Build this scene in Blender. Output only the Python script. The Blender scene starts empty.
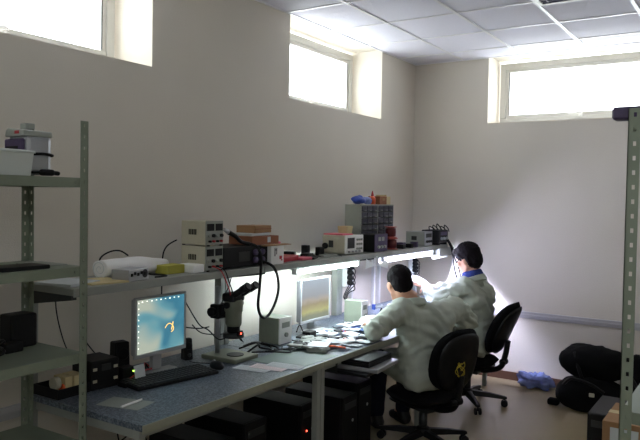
import bpy, bmesh, math, random
from mathutils import Vector, Matrix, noise
V = Vector
random.seed(7)
scene = bpy.context.scene
COL = scene.collection

# ------------------------------------------------------------------ materials
def lin(c):
    out = []
    for v in c:
        v = v / 255.0
        out.append(v / 12.92 if v <= .04045 else ((v + .055) / 1.055) ** 2.4)
    return (*out, 1.0)

MATS = {}
def mat(name, rgb, rough=.6, metal=0., var=.12, scale=40., bump=.0, bscale=200., emit=None, estr=0., coat=0., alpha=1., trans=0., spec=.4):
    if name in MATS: return MATS[name]
    m = bpy.data.materials.new(name); m.use_nodes = True
    nt = m.node_tree; N = nt.nodes; L = nt.links
    b = N['Principled BSDF']
    b.inputs['Roughness'].default_value = rough
    b.inputs['Metallic'].default_value = metal
    b.inputs['Specular IOR Level'].default_value = spec
    b.inputs['Coat Weight'].default_value = coat
    b.inputs['Alpha'].default_value = alpha
    b.inputs['Transmission Weight'].default_value = trans
    tc = N.new('ShaderNodeTexCoord')
    nz = N.new('ShaderNodeTexNoise'); nz.inputs['Scale'].default_value = scale; nz.inputs['Detail'].default_value = 4
    L.new(tc.outputs['Object'], nz.inputs['Vector'])
    mx = N.new('ShaderNodeMix'); mx.data_type = 'RGBA'
    c = lin(rgb)
    mx.inputs[6].default_value = tuple(max(0, x * (1 - var)) for x in c[:3]) + (1,)
    mx.inputs[7].default_value = tuple(min(1, x * (1 + var)) for x in c[:3]) + (1,)
    L.new(nz.outputs['Fac'], mx.inputs[0]); L.new(mx.outputs[2], b.inputs['Base Color'])
    if bump:
        n2 = N.new('ShaderNodeTexNoise'); n2.inputs['Scale'].default_value = bscale; n2.inputs['Detail'].default_value = 3
        L.new(tc.outputs['Object'], n2.inputs['Vector'])
        bp = N.new('ShaderNodeBump'); bp.inputs['Strength'].default_value = bump; bp.inputs['Distance'].default_value = .01
        L.new(n2.outputs['Fac'], bp.inputs['Height']); L.new(bp.outputs['Normal'], b.inputs['Normal'])
    if emit:
        b.inputs['Emission Color'].default_value = lin(emit); b.inputs['Emission Strength'].default_value = estr
    MATS[name] = m
    return m

def speckle(name, rgb, rgb2, scale=130., rough=.45):
    m = mat(name, rgb, rough=rough)
    nt = m.node_tree; N = nt.nodes; L = nt.links
    b = N['Principled BSDF']
    tc = N['Texture Coordinate']
    vz = N.new('ShaderNodeTexNoise'); vz.inputs['Scale'].default_value = scale; vz.inputs['Detail'].default_value = 2
    L.new(tc.outputs['Object'], vz.inputs['Vector'])
    cr = N.new('ShaderNodeValToRGB')
    cr.color_ramp.elements[0].position = .4; cr.color_ramp.elements[0].color = lin(rgb)
    cr.color_ramp.elements[1].position = .66; cr.color_ramp.elements[1].color = lin(rgb2)
    L.new(vz.outputs['Fac'], cr.inputs['Fac']); L.new(cr.outputs['Color'], b.inputs['Base Color'])
    return m

WALL = mat('plaster', (208, 201, 188), .85, var=.03, scale=3, bump=.25, bscale=160)
CEIL = mat('ceiling_tile', (231, 231, 242), .9, var=.05, scale=120, bump=.35, bscale=90)
GRID = mat('ceiling_rail', (232, 232, 236), .35, var=.02)
FLOOR = mat('linoleum', (146, 132, 104), .34, var=.10, scale=6, bump=.03, bscale=60)
WHITE = mat('white_plastic', (236, 236, 234), .35, var=.02)
PVC = mat('white_window_frame', (204, 203, 198), .4, var=.03)
BROWN = mat('brown_baseboard', (92, 64, 50), .55, var=.15)
TRUNK = mat('grey_trunking', (176, 174, 176), .45, var=.04)
RACK = mat('grey_green_steel', (130, 139, 122), .5, .15, var=.06, scale=14)
BENCH = mat('grey_steel', (150, 153, 147), .5, .15, var=.06, scale=14)
TOP = speckle('blue_grey_laminate', (66, 76, 88), (122, 130, 140))
EDGE = mat('pale_edge', (150, 152, 136), .5, var=.06)
BLACK = mat('black_plastic', (17, 17, 19), .5, var=.2, spec=.25)
SOFTBLACK = mat('black_fabric', (12, 12, 14), .95, var=.35, scale=180, bump=.4, bscale=400, spec=.15)
RUBBER = mat('black_rubber', (16, 16, 18), .6, var=.2, spec=.25)
DARKMETAL = mat('dark_metal', (58, 60, 60), .4, .5, var=.15)
GREYPL = mat('grey_plastic', (150, 154, 146), .5, var=.06)
BEIGE = mat('beige_plastic', (186, 182, 160), .5, var=.06)
SILVER = mat('silver', (176, 178, 182), .35, .55, var=.06)
PAPER = mat('paper', (198, 203, 205), .8, var=.03)
PINKP = mat('pinkish_paper', (222, 205, 206), .8, var=.04)
CARD = mat('cardboard', (156, 120, 84), .85, var=.12, scale=25)
CARDPALE = mat('pale_cardboard', (206, 190, 146), .85, var=.08, scale=25)
CARDRED = mat('red_brown_cardboard', (142, 92, 66), .85, var=.14, scale=25)
RED = mat('red_plastic', (176, 40, 50), .45, var=.1)
PINK = mat('pink_film', (216, 96, 116), .5, var=.1)
BLUE = mat('blue_bag', (56, 82, 176), .4, var=.35, scale=30, bump=.5, bscale=40)
ORANGE = mat('orange_plastic', (226, 96, 50), .45, var=.1)
YELLOW = mat('yellow_green_carton', (168, 164, 70), .7, var=.1)
GREENM = mat('green_mat', (112, 128, 118), .6, var=.08)
PCB = mat('green_board', (44, 96, 72), .4, var=.3, scale=150)
PCBB = mat('blue_board', (70, 104, 160), .4, var=.3, scale=150)
CLEAR = mat('translucent_plastic', (222, 228, 224), .3, var=.03, alpha=.72)
SKIN = mat('skin', (198, 150, 126), .55, var=.08, scale=25)
HAIR = mat('dark_hair', (17, 11, 14), .75, var=.5, scale=120, bump=.6, bscale=260, spec=.12)
COAT = mat('white_lab_coat', (180, 186, 174), .9, var=.05, scale=14, bump=.5, bscale=26, spec=.15)
SHIRT = mat('blue_shirt', (46, 60, 124), .85, var=.12, scale=60, spec=.2)
TROUS = mat('dark_trousers', (32, 34, 44), .92, var=.2, scale=60, spec=.15)
SHOE = mat('black_shoe', (24, 23, 24), .5, var=.2)
EYE = mat('eye', (40, 32, 30), .25, var=.1)
PURPLE = mat('dark_purple_plastic', (74, 62, 92), .5, var=.1)
YMARK = mat('yellow_mark', (196, 176, 60), .7, var=.1)
BLUEFILM = mat('blue_film', (140, 156, 216), .25, var=.3, scale=30, bump=.6, bscale=30, alpha=.8)
LEDB = mat('led_blue', (200, 215, 255), emit=(190, 210, 255), estr=14)
LEDG = mat('led_green', (190, 255, 90), emit=(180, 255, 80), estr=3)
LEDR = mat('led_red', (255, 90, 70), emit=(255, 70, 50), estr=4)
TUBE = mat('fluorescent_tube', (255, 255, 255), emit=(216, 218, 255), estr=72)
TUBEG = mat('fluorescent_tube_cool', (255, 255, 255), emit=(220, 236, 242), estr=48)
TUBE2 = mat('hooded_tube', (255, 255, 255), emit=(218, 220, 255), estr=2600)
SCOPE = mat('scope_grey_green', (112, 116, 100), .5, var=.08)
GLARE = mat('louvre_dark', (60, 58, 84), .4, .3, var=.08)

def glassmat():
    m = bpy.data.materials.new('window_glass'); m.use_nodes = True
    N = m.node_tree.nodes; L = m.node_tree.links; N.clear()
    o = N.new('ShaderNodeOutputMaterial'); t = N.new('ShaderNodeBsdfTransparent'); g = N.new('ShaderNodeBsdfGlossy')
    g.inputs['Roughness'].default_value = .05; t.inputs['Color'].default_value = (.93, .95, .96, 1)
    mx = N.new('ShaderNodeMixShader'); mx.inputs[0].default_value = .05
    L.new(t.outputs[0], mx.inputs[1]); L.new(g.outputs[0], mx.inputs[2]); L.new(mx.outputs[0], o.inputs[0])
    return m
GLASS = glassmat()

def screenmat(name, kind):
    m = bpy.data.materials.new(name); m.use_nodes = True
    N = m.node_tree.nodes; L = m.node_tree.links
    b = N['Principled BSDF']; b.inputs['Base Color'].default_value = (.02, .02, .02, 1); b.inputs['Roughness'].default_value = .3
    tc = N.new('ShaderNodeTexCoord'); sp = N.new('ShaderNodeSeparateXYZ'); L.new(tc.outputs['Generated'], sp.inputs[0])
    nz = N.new('ShaderNodeTexNoise'); nz.inputs['Detail'].default_value = 3
    L.new(tc.outputs['Generated'], nz.inputs['Vector'])
    cr = N.new('ShaderNodeValToRGB'); E = cr.color_ramp.elements
    add = N.new('ShaderNodeMath'); add.operation = 'MULTIPLY_ADD'
    if kind == 'swirl':
        nz.inputs['Scale'].default_value = 1.3; nz.inputs['Distortion'].default_value = .9; nz.inputs['Detail'].default_value = 1
        E[0].position = .30; E[0].color = lin((160, 168, 154)); E[1].position = .75; E[1].color = lin((66, 124, 144))
        e = E.new(.47); e.color = lin((92, 142, 152)); e = E.new(.58); e.color = lin((52, 110, 132))
        add.inputs[1].default_value = .38; L.new(sp.outputs['Y'], add.inputs[0]); L.new(nz.outputs['Fac'], add.inputs[2])
        sb = N.new('ShaderNodeMath'); sb.operation = 'MULTIPLY_ADD'; sb.inputs[1].default_value = .25
        L.new(sp.outputs['Z'], sb.inputs[0]); L.new(add.outputs[0], sb.inputs[2])
        sc2 = N.new('ShaderNodeMath'); sc2.operation = 'SUBTRACT'; sc2.inputs[1].default_value = .27
        L.new(sb.outputs[0], sc2.inputs[0]); L.new(sc2.outputs[0], cr.inputs['Fac'])
    else:
        nz.inputs['Scale'].default_value = 5
        E[0].position = .08; E[0].color = lin((120, 122, 96)); E[1].position = .95; E[1].color = lin((150, 160, 172))
        for p, c in ((.2, (178, 176, 110)), (.38, (150, 138, 104)), (.48, (172, 162, 150)), (.6, (150, 154, 160))):
            e = E.new(p); e.color = lin(c)
        add.inputs[1].default_value = .16; L.new(nz.outputs['Fac'], add.inputs[0]); L.new(sp.outputs['Z'], add.inputs[2])
        sc2 = N.new('ShaderNodeMath'); sc2.operation = 'SUBTRACT'; sc2.inputs[1].default_value = .08
        L.new(add.outputs[0], sc2.inputs[0]); L.new(sc2.outputs[0], cr.inputs['Fac'])
    L.new(cr.outputs['Color'], b.inputs['Emission Color']); b.inputs['Emission Strength'].default_value = .5 if kind == 'swirl' else .4
    return m
SCREEN1 = screenmat('desktop_picture', 'swirl')
SCREEN2 = screenmat('landscape_picture', 'land')

# ------------------------------------------------------------------ mesh builder
class MB:
    def __init__(s): s.bm = bmesh.new(); s.mi = 0
    def _tag(s, faces, smooth=False):
        for f in faces: f.material_index = s.mi; f.smooth = smooth
    def slot(s, i): s.mi = i; return s
    def box(s, lo, hi, M=None):
        lo = V(lo); hi = V(hi)
        vs = [s.bm.verts.new((x, y, z)) for x in (lo.x, hi.x) for y in (lo.y, hi.y) for z in (lo.z, hi.z)]
        if M is not None:
            for v in vs: v.co = M @ v.co
        q = [(0, 1, 3, 2), (4, 6, 7, 5), (0, 4, 5, 1), (2, 3, 7, 6), (0, 2, 6, 4), (1, 5, 7, 3)]
        s._tag([s.bm.faces.new([vs[i] for i in f]) for f in q]); return s
    def cbox(s, c, size, rz=0, M=None):
        h = V(size) / 2
        T = Matrix.Translation(V(c)) @ (M if M is not None else Matrix.Rotation(rz, 4, 'Z'))
        return s.box(-h, h, T)
    def ring(s, c, a, b, r, n): return [s.bm.verts.new(c + a * (r * math.cos(2 * math.pi * i / n)) + b * (r * math.sin(2 * math.pi * i / n))) for i in range(n)]
    def skin(s, rings, closed=False, caps=True, smooth=True):
        F = []
        n = len(rings[0]); m = len(rings)
        for k in range(m if closed else m - 1):
            A = rings[k]; B = rings[(k + 1) % m]
            for i in range(n): F.append(s.bm.faces.new((A[i], A[(i + 1) % n], B[(i + 1) % n], B[i])))
        s._tag(F, smooth)
        if caps and not closed:
            s._tag([s.bm.faces.new(list(reversed(rings[0]))), s.bm.faces.new(rings[-1])], False)
        return s
    def cyl(s, p0, p1, r0, r1=None, n=20, smooth=True):
        p0 = V(p0); p1 = V(p1); r1 = r0 if r1 is None else r1
        d = (p1 - p0).normalized(); a = d.orthogonal().normalized(); b = d.cross(a)
        return s.skin([s.ring(p0, a, b, r0, n), s.ring(p1, a, b, r1, n)], smooth=smooth)
    def lathe(s, prof, c=(0, 0, 0), axis=(0, 0, 1), n=28):
        c = V(c); d = V(axis).normalized(); a = d.orthogonal().normalized(); b = d.cross(a)
        return s.skin([s.ring(c + d * z, a, b, max(r, 1e-4), n) for r, z in prof])
    def tube(s, pts, r, n=8, closed=False):
        pts = [V(p) for p in pts]; rings = []; prev = None
        m = len(pts)
        for i, p in enumerate(pts):
            if closed: t = (pts[(i + 1) % m] - pts[i - 1])
            else: t = pts[min(i + 1, m - 1)] - pts[max(i - 1, 0)]
            t.normalize()
            a = t.orthogonal() if prev is None else prev - t * prev.dot(t)
            a.normalize(); prev = a; b = t.cross(a)
            rings.append(s.ring(p, a, b, r(i / (m - 1)) if callable(r) else r, n))
        return s.skin(rings, closed=closed)
    def ell(s, c, R, M=None, nu=20, nv=12):
        c = V(c); rings = []
        M = M or Matrix.Identity(3)
        for j in range(nv + 1):
            t = math.pi * (.015 + .97 * j / nv)
            rings.append([s.bm.verts.new(c + M @ V((R[0] * math.sin(t) * math.cos(2 * math.pi * i / nu), R[1] * math.sin(t) * math.sin(2 * math.pi * i / nu), -R[2] * math.cos(t)))) for i in range(nu)])
        return s.skin(rings)
    def cap(s, p0, p1, r0, r1=None, n=14):
        p0 = V(p0); p1 = V(p1); r1 = r0 if r1 is None else r1
        d = p1 - p0; L = d.length
        if L < 1e-5: d = V((0, 0, 1)); L = 1e-5
        d.normalize(); a = d.orthogonal().normalized(); b = d.cross(a); rings = []
        for k in range(6):
            t = math.pi / 2 * (1 - k / 5 * .98 - .015 * (k == 0) * 0); t = min(t, math.pi / 2 * .97)
            rings.append(s.ring(p0 - d * r0 * math.sin(t), a, b, r0 * math.cos(t), n))
        for k in range(6):
            t = math.pi / 2 * (.02 + k / 5 * .95)
            rings.append(s.ring(p1 + d * r1 * math.sin(t), a, b, r1 * math.cos(t), n))
        return s.skin(rings)
    def prism(s, poly, axis, lo, hi):
        def P(u, v, w): return {'x': (w, u, v), 'y': (u, w, v), 'z': (u, v, w)}[axis]
        A = [s.bm.verts.new(P(u, v, lo)) for u, v in poly]; B = [s.bm.verts.new(P(u, v, hi)) for u, v in poly]
        return s.skin([A, B], smooth=False)
    def pad(s, w, h, t, M, bend=0., pw=2.8, nu=32, nr=7):
        """cushion: superellipse outline w x h in local xy, thickness t on z, bent along x"""
        def pt(r, i, sgn):
            a = 2 * math.pi * i / nu; ca, sa = math.cos(a), math.sin(a)
            x = math.copysign(abs(ca) ** (2 / pw), ca) * w / 2 * r; y = math.copysign(abs(sa) ** (2 / pw), sa) * h / 2 * r
            z = sgn * t / 2 * (max(0, 1 - r ** 5)) ** .5 + bend * x * x
            return M @ V((x, y, z))
        rs = [.05 + .95 * (k / nr) ** .8 for k in range(nr + 1)]
        rings = [[s.bm.verts.new(pt(r, i, 1)) for i in range(nu)] for r in rs]
        rings += [[s.bm.verts.new(pt(r, i, -1)) for i in range(nu)] for r in reversed(rs[:-1])]
        return s.skin(rings)
    def build(s, name, mats, parent=None, bevel=0., loc=None, kind=None, off=None, label=None):
        bmesh.ops.recalc_face_normals(s.bm, faces=s.bm.faces)
        me = bpy.data.meshes.new(name)
        if off is not None:
            for v in s.bm.verts: v.co -= V(off)
        s.bm.to_mesh(me); s.bm.free()
        for m in (mats if isinstance(mats, (list, tuple)) else [mats]): me.materials.append(m)
        o = bpy.data.objects.new(name, me); COL.objects.link(o)
        if parent: o.parent = parent
        if loc is not None: o.location = loc
        if bevel:
            md = o.modifiers.new('bevel', 'BEVEL'); md.width = bevel; md.segments = 2; md.limit_method = 'ANGLE'; md.angle_limit = .7
        if kind: o['kind'] = kind
        if label: o['label'] = label
        return o

def thing(name, label, cat, loc=(0, 0, 0), rz=0, group=None):
    o = bpy.data.objects.new(name, None); COL.objects.link(o)
    o.empty_display_size = .05
    o.location = loc; o.rotation_euler = (0, 0, rz); o['label'] = label; o['category'] = cat
    if group: o['group'] = group
    return o
def tag(o, label, cat, group=None):
    o['label'] = label; o['category'] = cat
    if group: o['group'] = group
    return o
def dup(root, loc, rz=None, label=None, group=None):
    r = root.copy(); COL.objects.link(r); r.location = loc
    if rz is not None: r.rotation_euler = (0, 0, rz)
    if label: r['label'] = label
    if group: r['group'] = group
    for ch in list(root.children):
        c = ch.copy(); COL.objects.link(c); c.parent = r
        for g in list(ch.children):
            d = g.copy(); COL.objects.link(d); d.parent = c
    return r
def smooth_path(pts, n=10):
    pts = [V(p) for p in pts]; out = []
    for i in range(len(pts) - 1):
        p0 = pts[max(i - 1, 0)]; p1 = pts[i]; p2 = pts[i + 1]; p3 = pts[min(i + 2, len(pts) - 1)]
        for k in range(n):
            t = k / n
            out.append(.5 * ((2 * p1) + (p2 - p0) * t + (2 * p0 - 5 * p1 + 4 * p2 - p3) * t * t + (3 * p1 - p0 - 3 * p2 + p3) * t ** 3))
    out.append(pts[-1]); return out
def cable(pts, r, label, m=None, name='cable', cat='cable', group=None):
    o = MB().tube(smooth_path(pts), r, 7).build(name, m or RUBBER)
    return tag(o, label, cat, group)

# ------------------------------------------------------------------ room
H = 3.0; YB = 6.25; XR = 4.6; YF = -3.2; T = .38
SILL = 2.39
# left wall with window openings (recess .30 deep)
def wall_with_openings(name, a0, a1, ops, place):
    b = MB(); zt = H + .12
    cur = a0
    for (u0, u1) in ops:
        place(b, cur, u0, 0, zt); place(b, u0, u1, 0, SILL); place(b, u0, u1, H + .02, zt); cur = u1
    place(b, cur, a1, 0, zt)
    return b.build(name, WALL, kind='structure')
WL = [(-1.75, -.30), (1.30, 2.75), (4.095, 5.536)]  # first opening is out of view, added for extra daylight
wall_with_openings('wall_left', YF - .2, YB + T, WL, lambda b, u0, u1, z0, z1: b.box((-T, u0, z0), (0, u1, z1)))
WB = [(.752, 2.30)]
wall_with_openings('wall_back', 0, XR + .2, WB, lambda b, u0, u1, z0, z1: b.box((u0, YB, z0), (u1, YB + T, z1)))
WR_ADDED = [(-2.1, -.7)]  # unseen window opening, added to bring more daylight into the room
wall_with_openings('wall_right', YF - .2, YB, WR_ADDED, lambda b, u0, u1, z0, z1: b.box((XR, u0, z0), (XR + .2, u1, z1)))
WF_ADDED = [(.7, 2.1), (2.7, 4.1)]  # openings behind the camera, added to brighten the room
wall_with_openings('wall_front', 0, XR, WF_ADDED, lambda b, u0, u1, z0, z1: b.box((u0, YF - .2, z0), (u1, YF, z1)))
MB().box((-T, YF - .2, -.1), (XR + .2, YB + T, 0)).build('floor', FLOOR, kind='structure')
# suspended ceiling: panels and rails (one mesh)
cb = MB().box((-.0, YF, H + .004), (XR, YB, H + .12)).slot(1)
gx = [.505 + .56 * k for k in range(-0, 8)]; gy = [4.04 + .61 * k for k in range(-11, 4)]
for x in gx: cb.box((x - .012, YF, H - .003), (x + .012, YB, H + .006))
for y in gy: cb.box((0, y - .010, H - .0025), (XR, y + .010, H + .006))
cb.box((0, YF, H - .002), (.018, YB, H + .006)).box((0, YB - .018, H - .002), (XR, YB, H + .006))
cb.build('ceiling', [CEIL, GRID], kind='structure')

def make_window(name, w, h, mull=()):
    """local: x along the window, y towards the room (-y outside), z up; origin bottom centre"""
    b = MB(); f = .058; d = .06
    b.box((-w / 2, -d, 0), (w / 2, 0, f)).box((-w / 2, -d, h - f), (w / 2, 0, h))
    b.box((-w / 2, -d, f), (-w / 2 + f, 0, h - f)).box((w / 2 - f, -d, f), (w / 2, 0, h - f))
    o = b.build(name, PVC, bevel=.004, kind='structure')
    s = MB(); g = .032; y0, y1 = -d + .006, -.008
    a = w / 2 - f
    s.box((-a, y0, f), (a, y1, f + g)).box((-a, y0, h - f - g), (a, y1, h - f))
    s.box((-a, y0, f + g), (-a + g, y1, h - f - g)).box((a - g, y0, f + g), (a, y1, h - f - g))
    s.build('window_sash', PVC, o, bevel=.003)
    MB().box((-a + g, -d / 2 - .006, f + g), (a - g, -d / 2 + .006, h - f - g)).build('glass_pane', GLASS, o)
    s = MB()
    for sx in (-1, 1): s.box((sx * (a - g) - .004, y1 - .001, f + g), (sx * (a - g) + .004, y1 + .002, h - f - g))
    s.build('window_gasket', DARKMETAL, o)
    k = MB().cbox((0, .006, f + g / 2), (.03, .012, .06)).cyl((0, .012, f + g / 2), (0, .035, f + g / 2), .008).cbox((.045, .035, f + g / 2), (.11, .012, .02))
    k.build('window_handle', WHITE, o, bevel=.003)
    return o
wz = SILL + .015
for i, (u0, u1) in enumerate((WL[1], WL[2], WL[0])):
    o = make_window('window_%d' % (1, 2, 4)[i], u1 - u0 - .03, H + .0 - wz - .005)
    o.location = (-.30, (u0 + u1) / 2, wz); o.rotation_euler = (0, 0, -math.pi / 2)
o = make_window('window_3', 2.30 - .752 - .03, H - wz - .005)
o.location = ((2.30 + .752) / 2, YB + .30, wz); o.rotation_euler = (0, 0, math.pi)
for i, (u0, u1) in enumerate(WR_ADDED):
    o = make_window('window_%d' % (5 + i), u1 - u0 - .03, H - wz - .005); o.location = (XR + .15, (u0 + u1) / 2, wz); o.rotation_euler = (0, 0, math.pi / 2)
for i, (u0, u1) in enumerate(WF_ADDED):
    o = make_window('window_%d' % (6 + i), u1 - u0 - .03, H - wz - .005); o.location = ((u0 + u1) / 2, YF - .15, wz)
# sky portals in the openings (they only steer sampling of the sky)
def portal(loc, rot, sx, sy):
    l = bpy.data.lights.new('sky_portal', 'AREA'); l.shape = 'RECTANGLE'; l.size = sx; l.size_y = sy; l.cycles.is_portal = True
    o = bpy.data.objects.new('sky_portal', l); COL.objects.link(o); o.location = loc; o.rotation_euler = rot
for (u0, u1) in WL: portal((-T - .01, (u0 + u1) / 2, (SILL + H) / 2), (0, -math.pi / 2, 0), H - SILL, u1 - u0)
for (u0, u1) in WR_ADDED: portal((XR + .21, (u0 + u1) / 2, (SILL + H) / 2), (0, math.pi / 2, 0), H - SILL, u1 - u0)
for (u0, u1) in WF_ADDED: portal(((u0 + u1) / 2, YF - .21, (SILL + H) / 2), (math.pi / 2, 0, 0), u1 - u0, H - SILL)
portal(((2.30 + .752) / 2, YB + T + .01, (SILL + H) / 2), (-math.pi / 2, 0, 0), 1.55, H - SILL)
# trunking rails and baseboards
MB().box((0, YF, .59), (.02, YB, .65)).box((.02, YF, .612), (.024, YB, .628)).build('trim_1', TRUNK, kind='structure', bevel=.003)
MB().box((.02, YB - .02, .59), (XR, YB, .65)).box((.024, YB - .024, .612), (XR, YB - .02, .628)).build('trim_2', TRUNK, kind='structure', bevel=.003)
MB().box((0, YF, 0), (.016, YB, .075)).build('baseboard_left', BROWN, kind='structure', bevel=.004)
MB().box((.016, YB - .016, 0), (XR, YB, .075)).build('baseboard_back', BROWN, kind='structure', bevel=.004)
# recessed ceiling lamp (off), one tile
t = thing('ceiling_light', 'unlit square recessed ceiling lamp with dark louvre among the white tiles', 'ceiling light', (1.905, 4.43, H - .004))
MB().box((-.268, -.295, -.008), (.268, -.265, .003)).box((-.268, .265, -.008), (.268, .295, .003)).box((-.268, -.265, -.008), (-.24, .265, .003)).box((.24, -.265, -.008), (.268, .265, .003)).build('frame', WHITE, t, bevel=.002)
b = MB()
for k in range(13): b.box((-.24, -.262 + k * .0432, -.006), (.24, -.256 + k * .0432, .003))
for k in range(5): b.box((-.2 + k * .1 - .003, -.262, -.005), (-.2 + k * .1 + .003, .262, .003))
b.build('louvre', GLARE, t)
MB().box((-.24, -.262, .0032), (.24, .262, .0038)).build('reflector', GLARE, t)

# ------------------------------------------------------------------ steel racks
def post_mb(b, x, y, z1, sx, sy, w=.036, th=.003):
    """perforated L post, corner at (x,y), flanges run in +sx / +sy"""
    pitch = .045; hw = .0045; hh = .007
    def flange(ax, sg):
        def bx(u0, u1, z0, z1_):
            u0, u1 = sorted((u0 * sg, u1 * sg))
            if ax == 'x': b.box((x + u0, min(y, y + th * sy), z0), (x + u1, max(y, y + th * sy), z1_))
            else: b.box((min(x, x + th * sx), y + u0, z0), (max(x, x + th * sx), y + u1, z1_))
        bx(0, w / 2 - hw + .002, 0, z1); bx(w / 2 + hw + .002, w, 0, z1)
        z = 0
        while z < z1:
            e = min(z + pitch - 2 * hh, z1); bx(w / 2 - hw + .002, w / 2 + hw + .002, z, e); z += pitch
    flange('x', sx); flange('y', sy)
def shelf_mb(x0, x1, y0, y1, z, lip=.038):
    b = MB().box((x0, y0, z - .003), (x1, y1, z))
    b.box((x0, y0, z - lip), (x0 + .002, y1, z - .003)).box((x1 - .002, y0, z - lip), (x1, y1, z - .003))
    b.box((x0 + .002, y0, z - lip), (x1 - .002, y0 + .002, z - .003)).box((x0 + .002, y1 - .002, z - lip), (x1 - .002, y1, z - .003))
    for ye in (y0 + .05, y1 - .05):
        for xe, s in ((x0, -1), (x1, 1)): b.cyl((xe, ye, z - lip / 2), (xe + s * .004, ye, z - lip / 2), .007, n=8)
    return b
def rack(label, x0, x1, y0, y1, ztop, shelves):
    t = thing('storage_rack', label, 'shelving rack', ((x0 + x1) / 2, (y0 + y1) / 2, 0))
    hx = (x1 - x0) / 2; hy = (y1 - y0) / 2
    for sx in (-1, 1):
        for sy in (-1, 1):
            b = MB(); post_mb(b, sx * hx, sy * hy, ztop, -sx, -sy)
            b.box((sx * hx, sy * hy, 0), (sx * (hx - .045), sy * (hy - .045), .004))
            b.build('upright', RACK, t)
    for z in shelves: shelf_mb(-hx + .004, hx - .004, -hy + .004, hy - .004, z).build('shelf', RACK, t)
    return t
LX0, LX1, LY0, LY1 = .28, .672, .70, 1.788
rack('tall grey perforated-post shelving rack at the left edge, in front of the wall', LX0, LX1, LY0, LY1, 1.945, (.18, .645, 1.012, 1.362, 1.718))
RX0, RX1, RY0, RY1 = 2.592, 3.10, 2.30, 3.30
rack('grey perforated-post rack at the right edge, only its near post in view', RX0, RX1, RY0, RY1, 1.948, (.2, 1.0, 1.92))

# ------------------------------------------------------------------ workbenches with upper shelf
DZ = .75; SZ = 1.25; BX0, BX1 = .17, .945
def bench(y0, y1, label, endpanel=False):
    t = thing('workbench', label, 'workbench', ((BX0 + BX1) / 2, (y0 + y1) / 2, 0))
    L = (y1 - y0) / 2 - .002; W = (BX1 - BX0) / 2
    MB().box((-W, -L, DZ - .026), (W - .003, L, DZ)).build('worktop', TOP, t, bevel=.002)
    MB().box((W - .003, -L, DZ - .034), (W + .004, L, DZ + .001)).build('edge_strip', EDGE, t, bevel=.002)
    MB().box((-W + .04, -L + .03, DZ - .075), (W - .05, -L + .055, DZ - .026)).box((-W + .04, L - .055, DZ - .075), (W - .05, L - .03, DZ - .026)).box((W - .075, -L + .04, DZ - .07), (W - .05, L - .04, DZ - .026)).build('apron', BENCH, t)
    for s in (-1, 1):
        MB().box((W - .055, s * (L - .001), 0), (W - .02, s * (L - .036), DZ - .026)).build('leg', BENCH, t, bevel=.003)
        MB().box((-W, s * (L - .001), 0), (-W + .05, s * (L - .040), DZ - .026)).box((-W, s * (L - .001), DZ), (-W + .05, s * (L - .040), SZ - .03)).build('upright', BENCH, t, bevel=.003)
        MB().prism([(-W + .05, SZ - .03), (-W + .33, SZ - .03), (-W + .33, SZ - .05), (-W + .05, SZ - .09)], 'y', min(s * (L - .004), s * (L - .03)), max(s * (L - .004), s * (L - .03))).build('shelf_bracket', DARKMETAL, t)
    MB().box((-W + .005, -L + .05, .12), (-W + .03, L - .05, .16)).build('stretcher', BENCH, t)
    x1 = .52 - (BX0 + BX1) / 2
    b = MB().box((-W, -L, SZ - .03), (x1 - .004, L, SZ)).box((x1 - .004, -L, SZ - .036), (x1, L, SZ + .001))
    b.build('upper_shelf', BENCH, t, bevel=.002)
    return t
bench(1.835, 3.155, 'workbench nearest the camera, blue-grey top with keyboard and microscope')
bench(3.155, 4.50, 'middle workbench, littered with papers, at the leaning person')
bench(4.50, 5.92, 'farthest workbench, in front of the person by the back wall')

# fluorescent lamps under the shelf
def lamp(y0, y1, label, tm, shield):
    t = thing('fluorescent_lamp', label, 'lamp', (.478, (y0 + y1) / 2, SZ - .03)); L = (y1 - y0) / 2
    MB().box((-.03, -L - .03, -.022), (.014, L + .03, 0)).build('lamp_body', WHITE, t, bevel=.003)
    MB().cyl((0, -L, -.038), (0, L, -.038), .0145, n=16).build('tube', tm, t)
    if shield: MB().prism([(-.030, -.002), (-.027, -.002), (-.036, -.066), (-.039, -.066)], 'y', -L, L).build('reflector', WHITE, t)  # rear plate added to keep tube light off the wall
    for s in (-1, 1):
        if s > 0 and shield: MB().box((-.039, L, -.066), (.022, L + .025, 0)).build('end_cap', WHITE, t, bevel=.003)  # cap enlarged to cut light spill on the back wall
        else: MB().box((-.017, s * L, -.052), (.017, s * (L + .02), 0)).build('end_cap', WHITE, t, bevel=.003)
lamp(3.53, 4.30, 'lit fluorescent tube under the shelf above the second monitor', TUBEG, False)
lamp(4.72, 5.62, 'lit fluorescent tube under the shelf near the back corner', TUBE, True)
t = thing('hooded_lamp', 'short hooded lamp under the far end of the shelf, by the back wall', 'lamp', (.485, 5.795, SZ - .03))
MB().prism([(-.02, 0), (.052, 0), (.056, -.070), (.053, -.070), (.049, -.004), (-.014, -.004), (-.012, -.095), (-.015, -.095)], 'y', -.115, .235).build('hood', BENCH, t)
MB().box((-.018, -.118, -.06), (.055, -.115, 0)).build('end_plate', BENCH, t)
MB().cyl((.01, -.11, -.026), (.01, .06, -.026), .007, n=14).build('bulb', TUBE2, t)

# ------------------------------------------------------------------ things on the left rack
def boxthing(name, label, cat, lo, hi, m, bevel=.004, group=None, rz=0):
    c = V(((lo[0] + hi[0]) / 2, (lo[1] + hi[1]) / 2, lo[2])); h = V(((hi[0] - lo[0]) / 2, (hi[1] - lo[1]) / 2, hi[2] - lo[2]))
    o = MB().box((-h.x, -h.y, 0), h).build(name, m, bevel=bevel)
    o.location = c; o.rotation_euler = (0, 0, rz)
    return tag(o, label, cat, group)
S1, S2, S3 = 1.718, 1.362, 1.012
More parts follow.
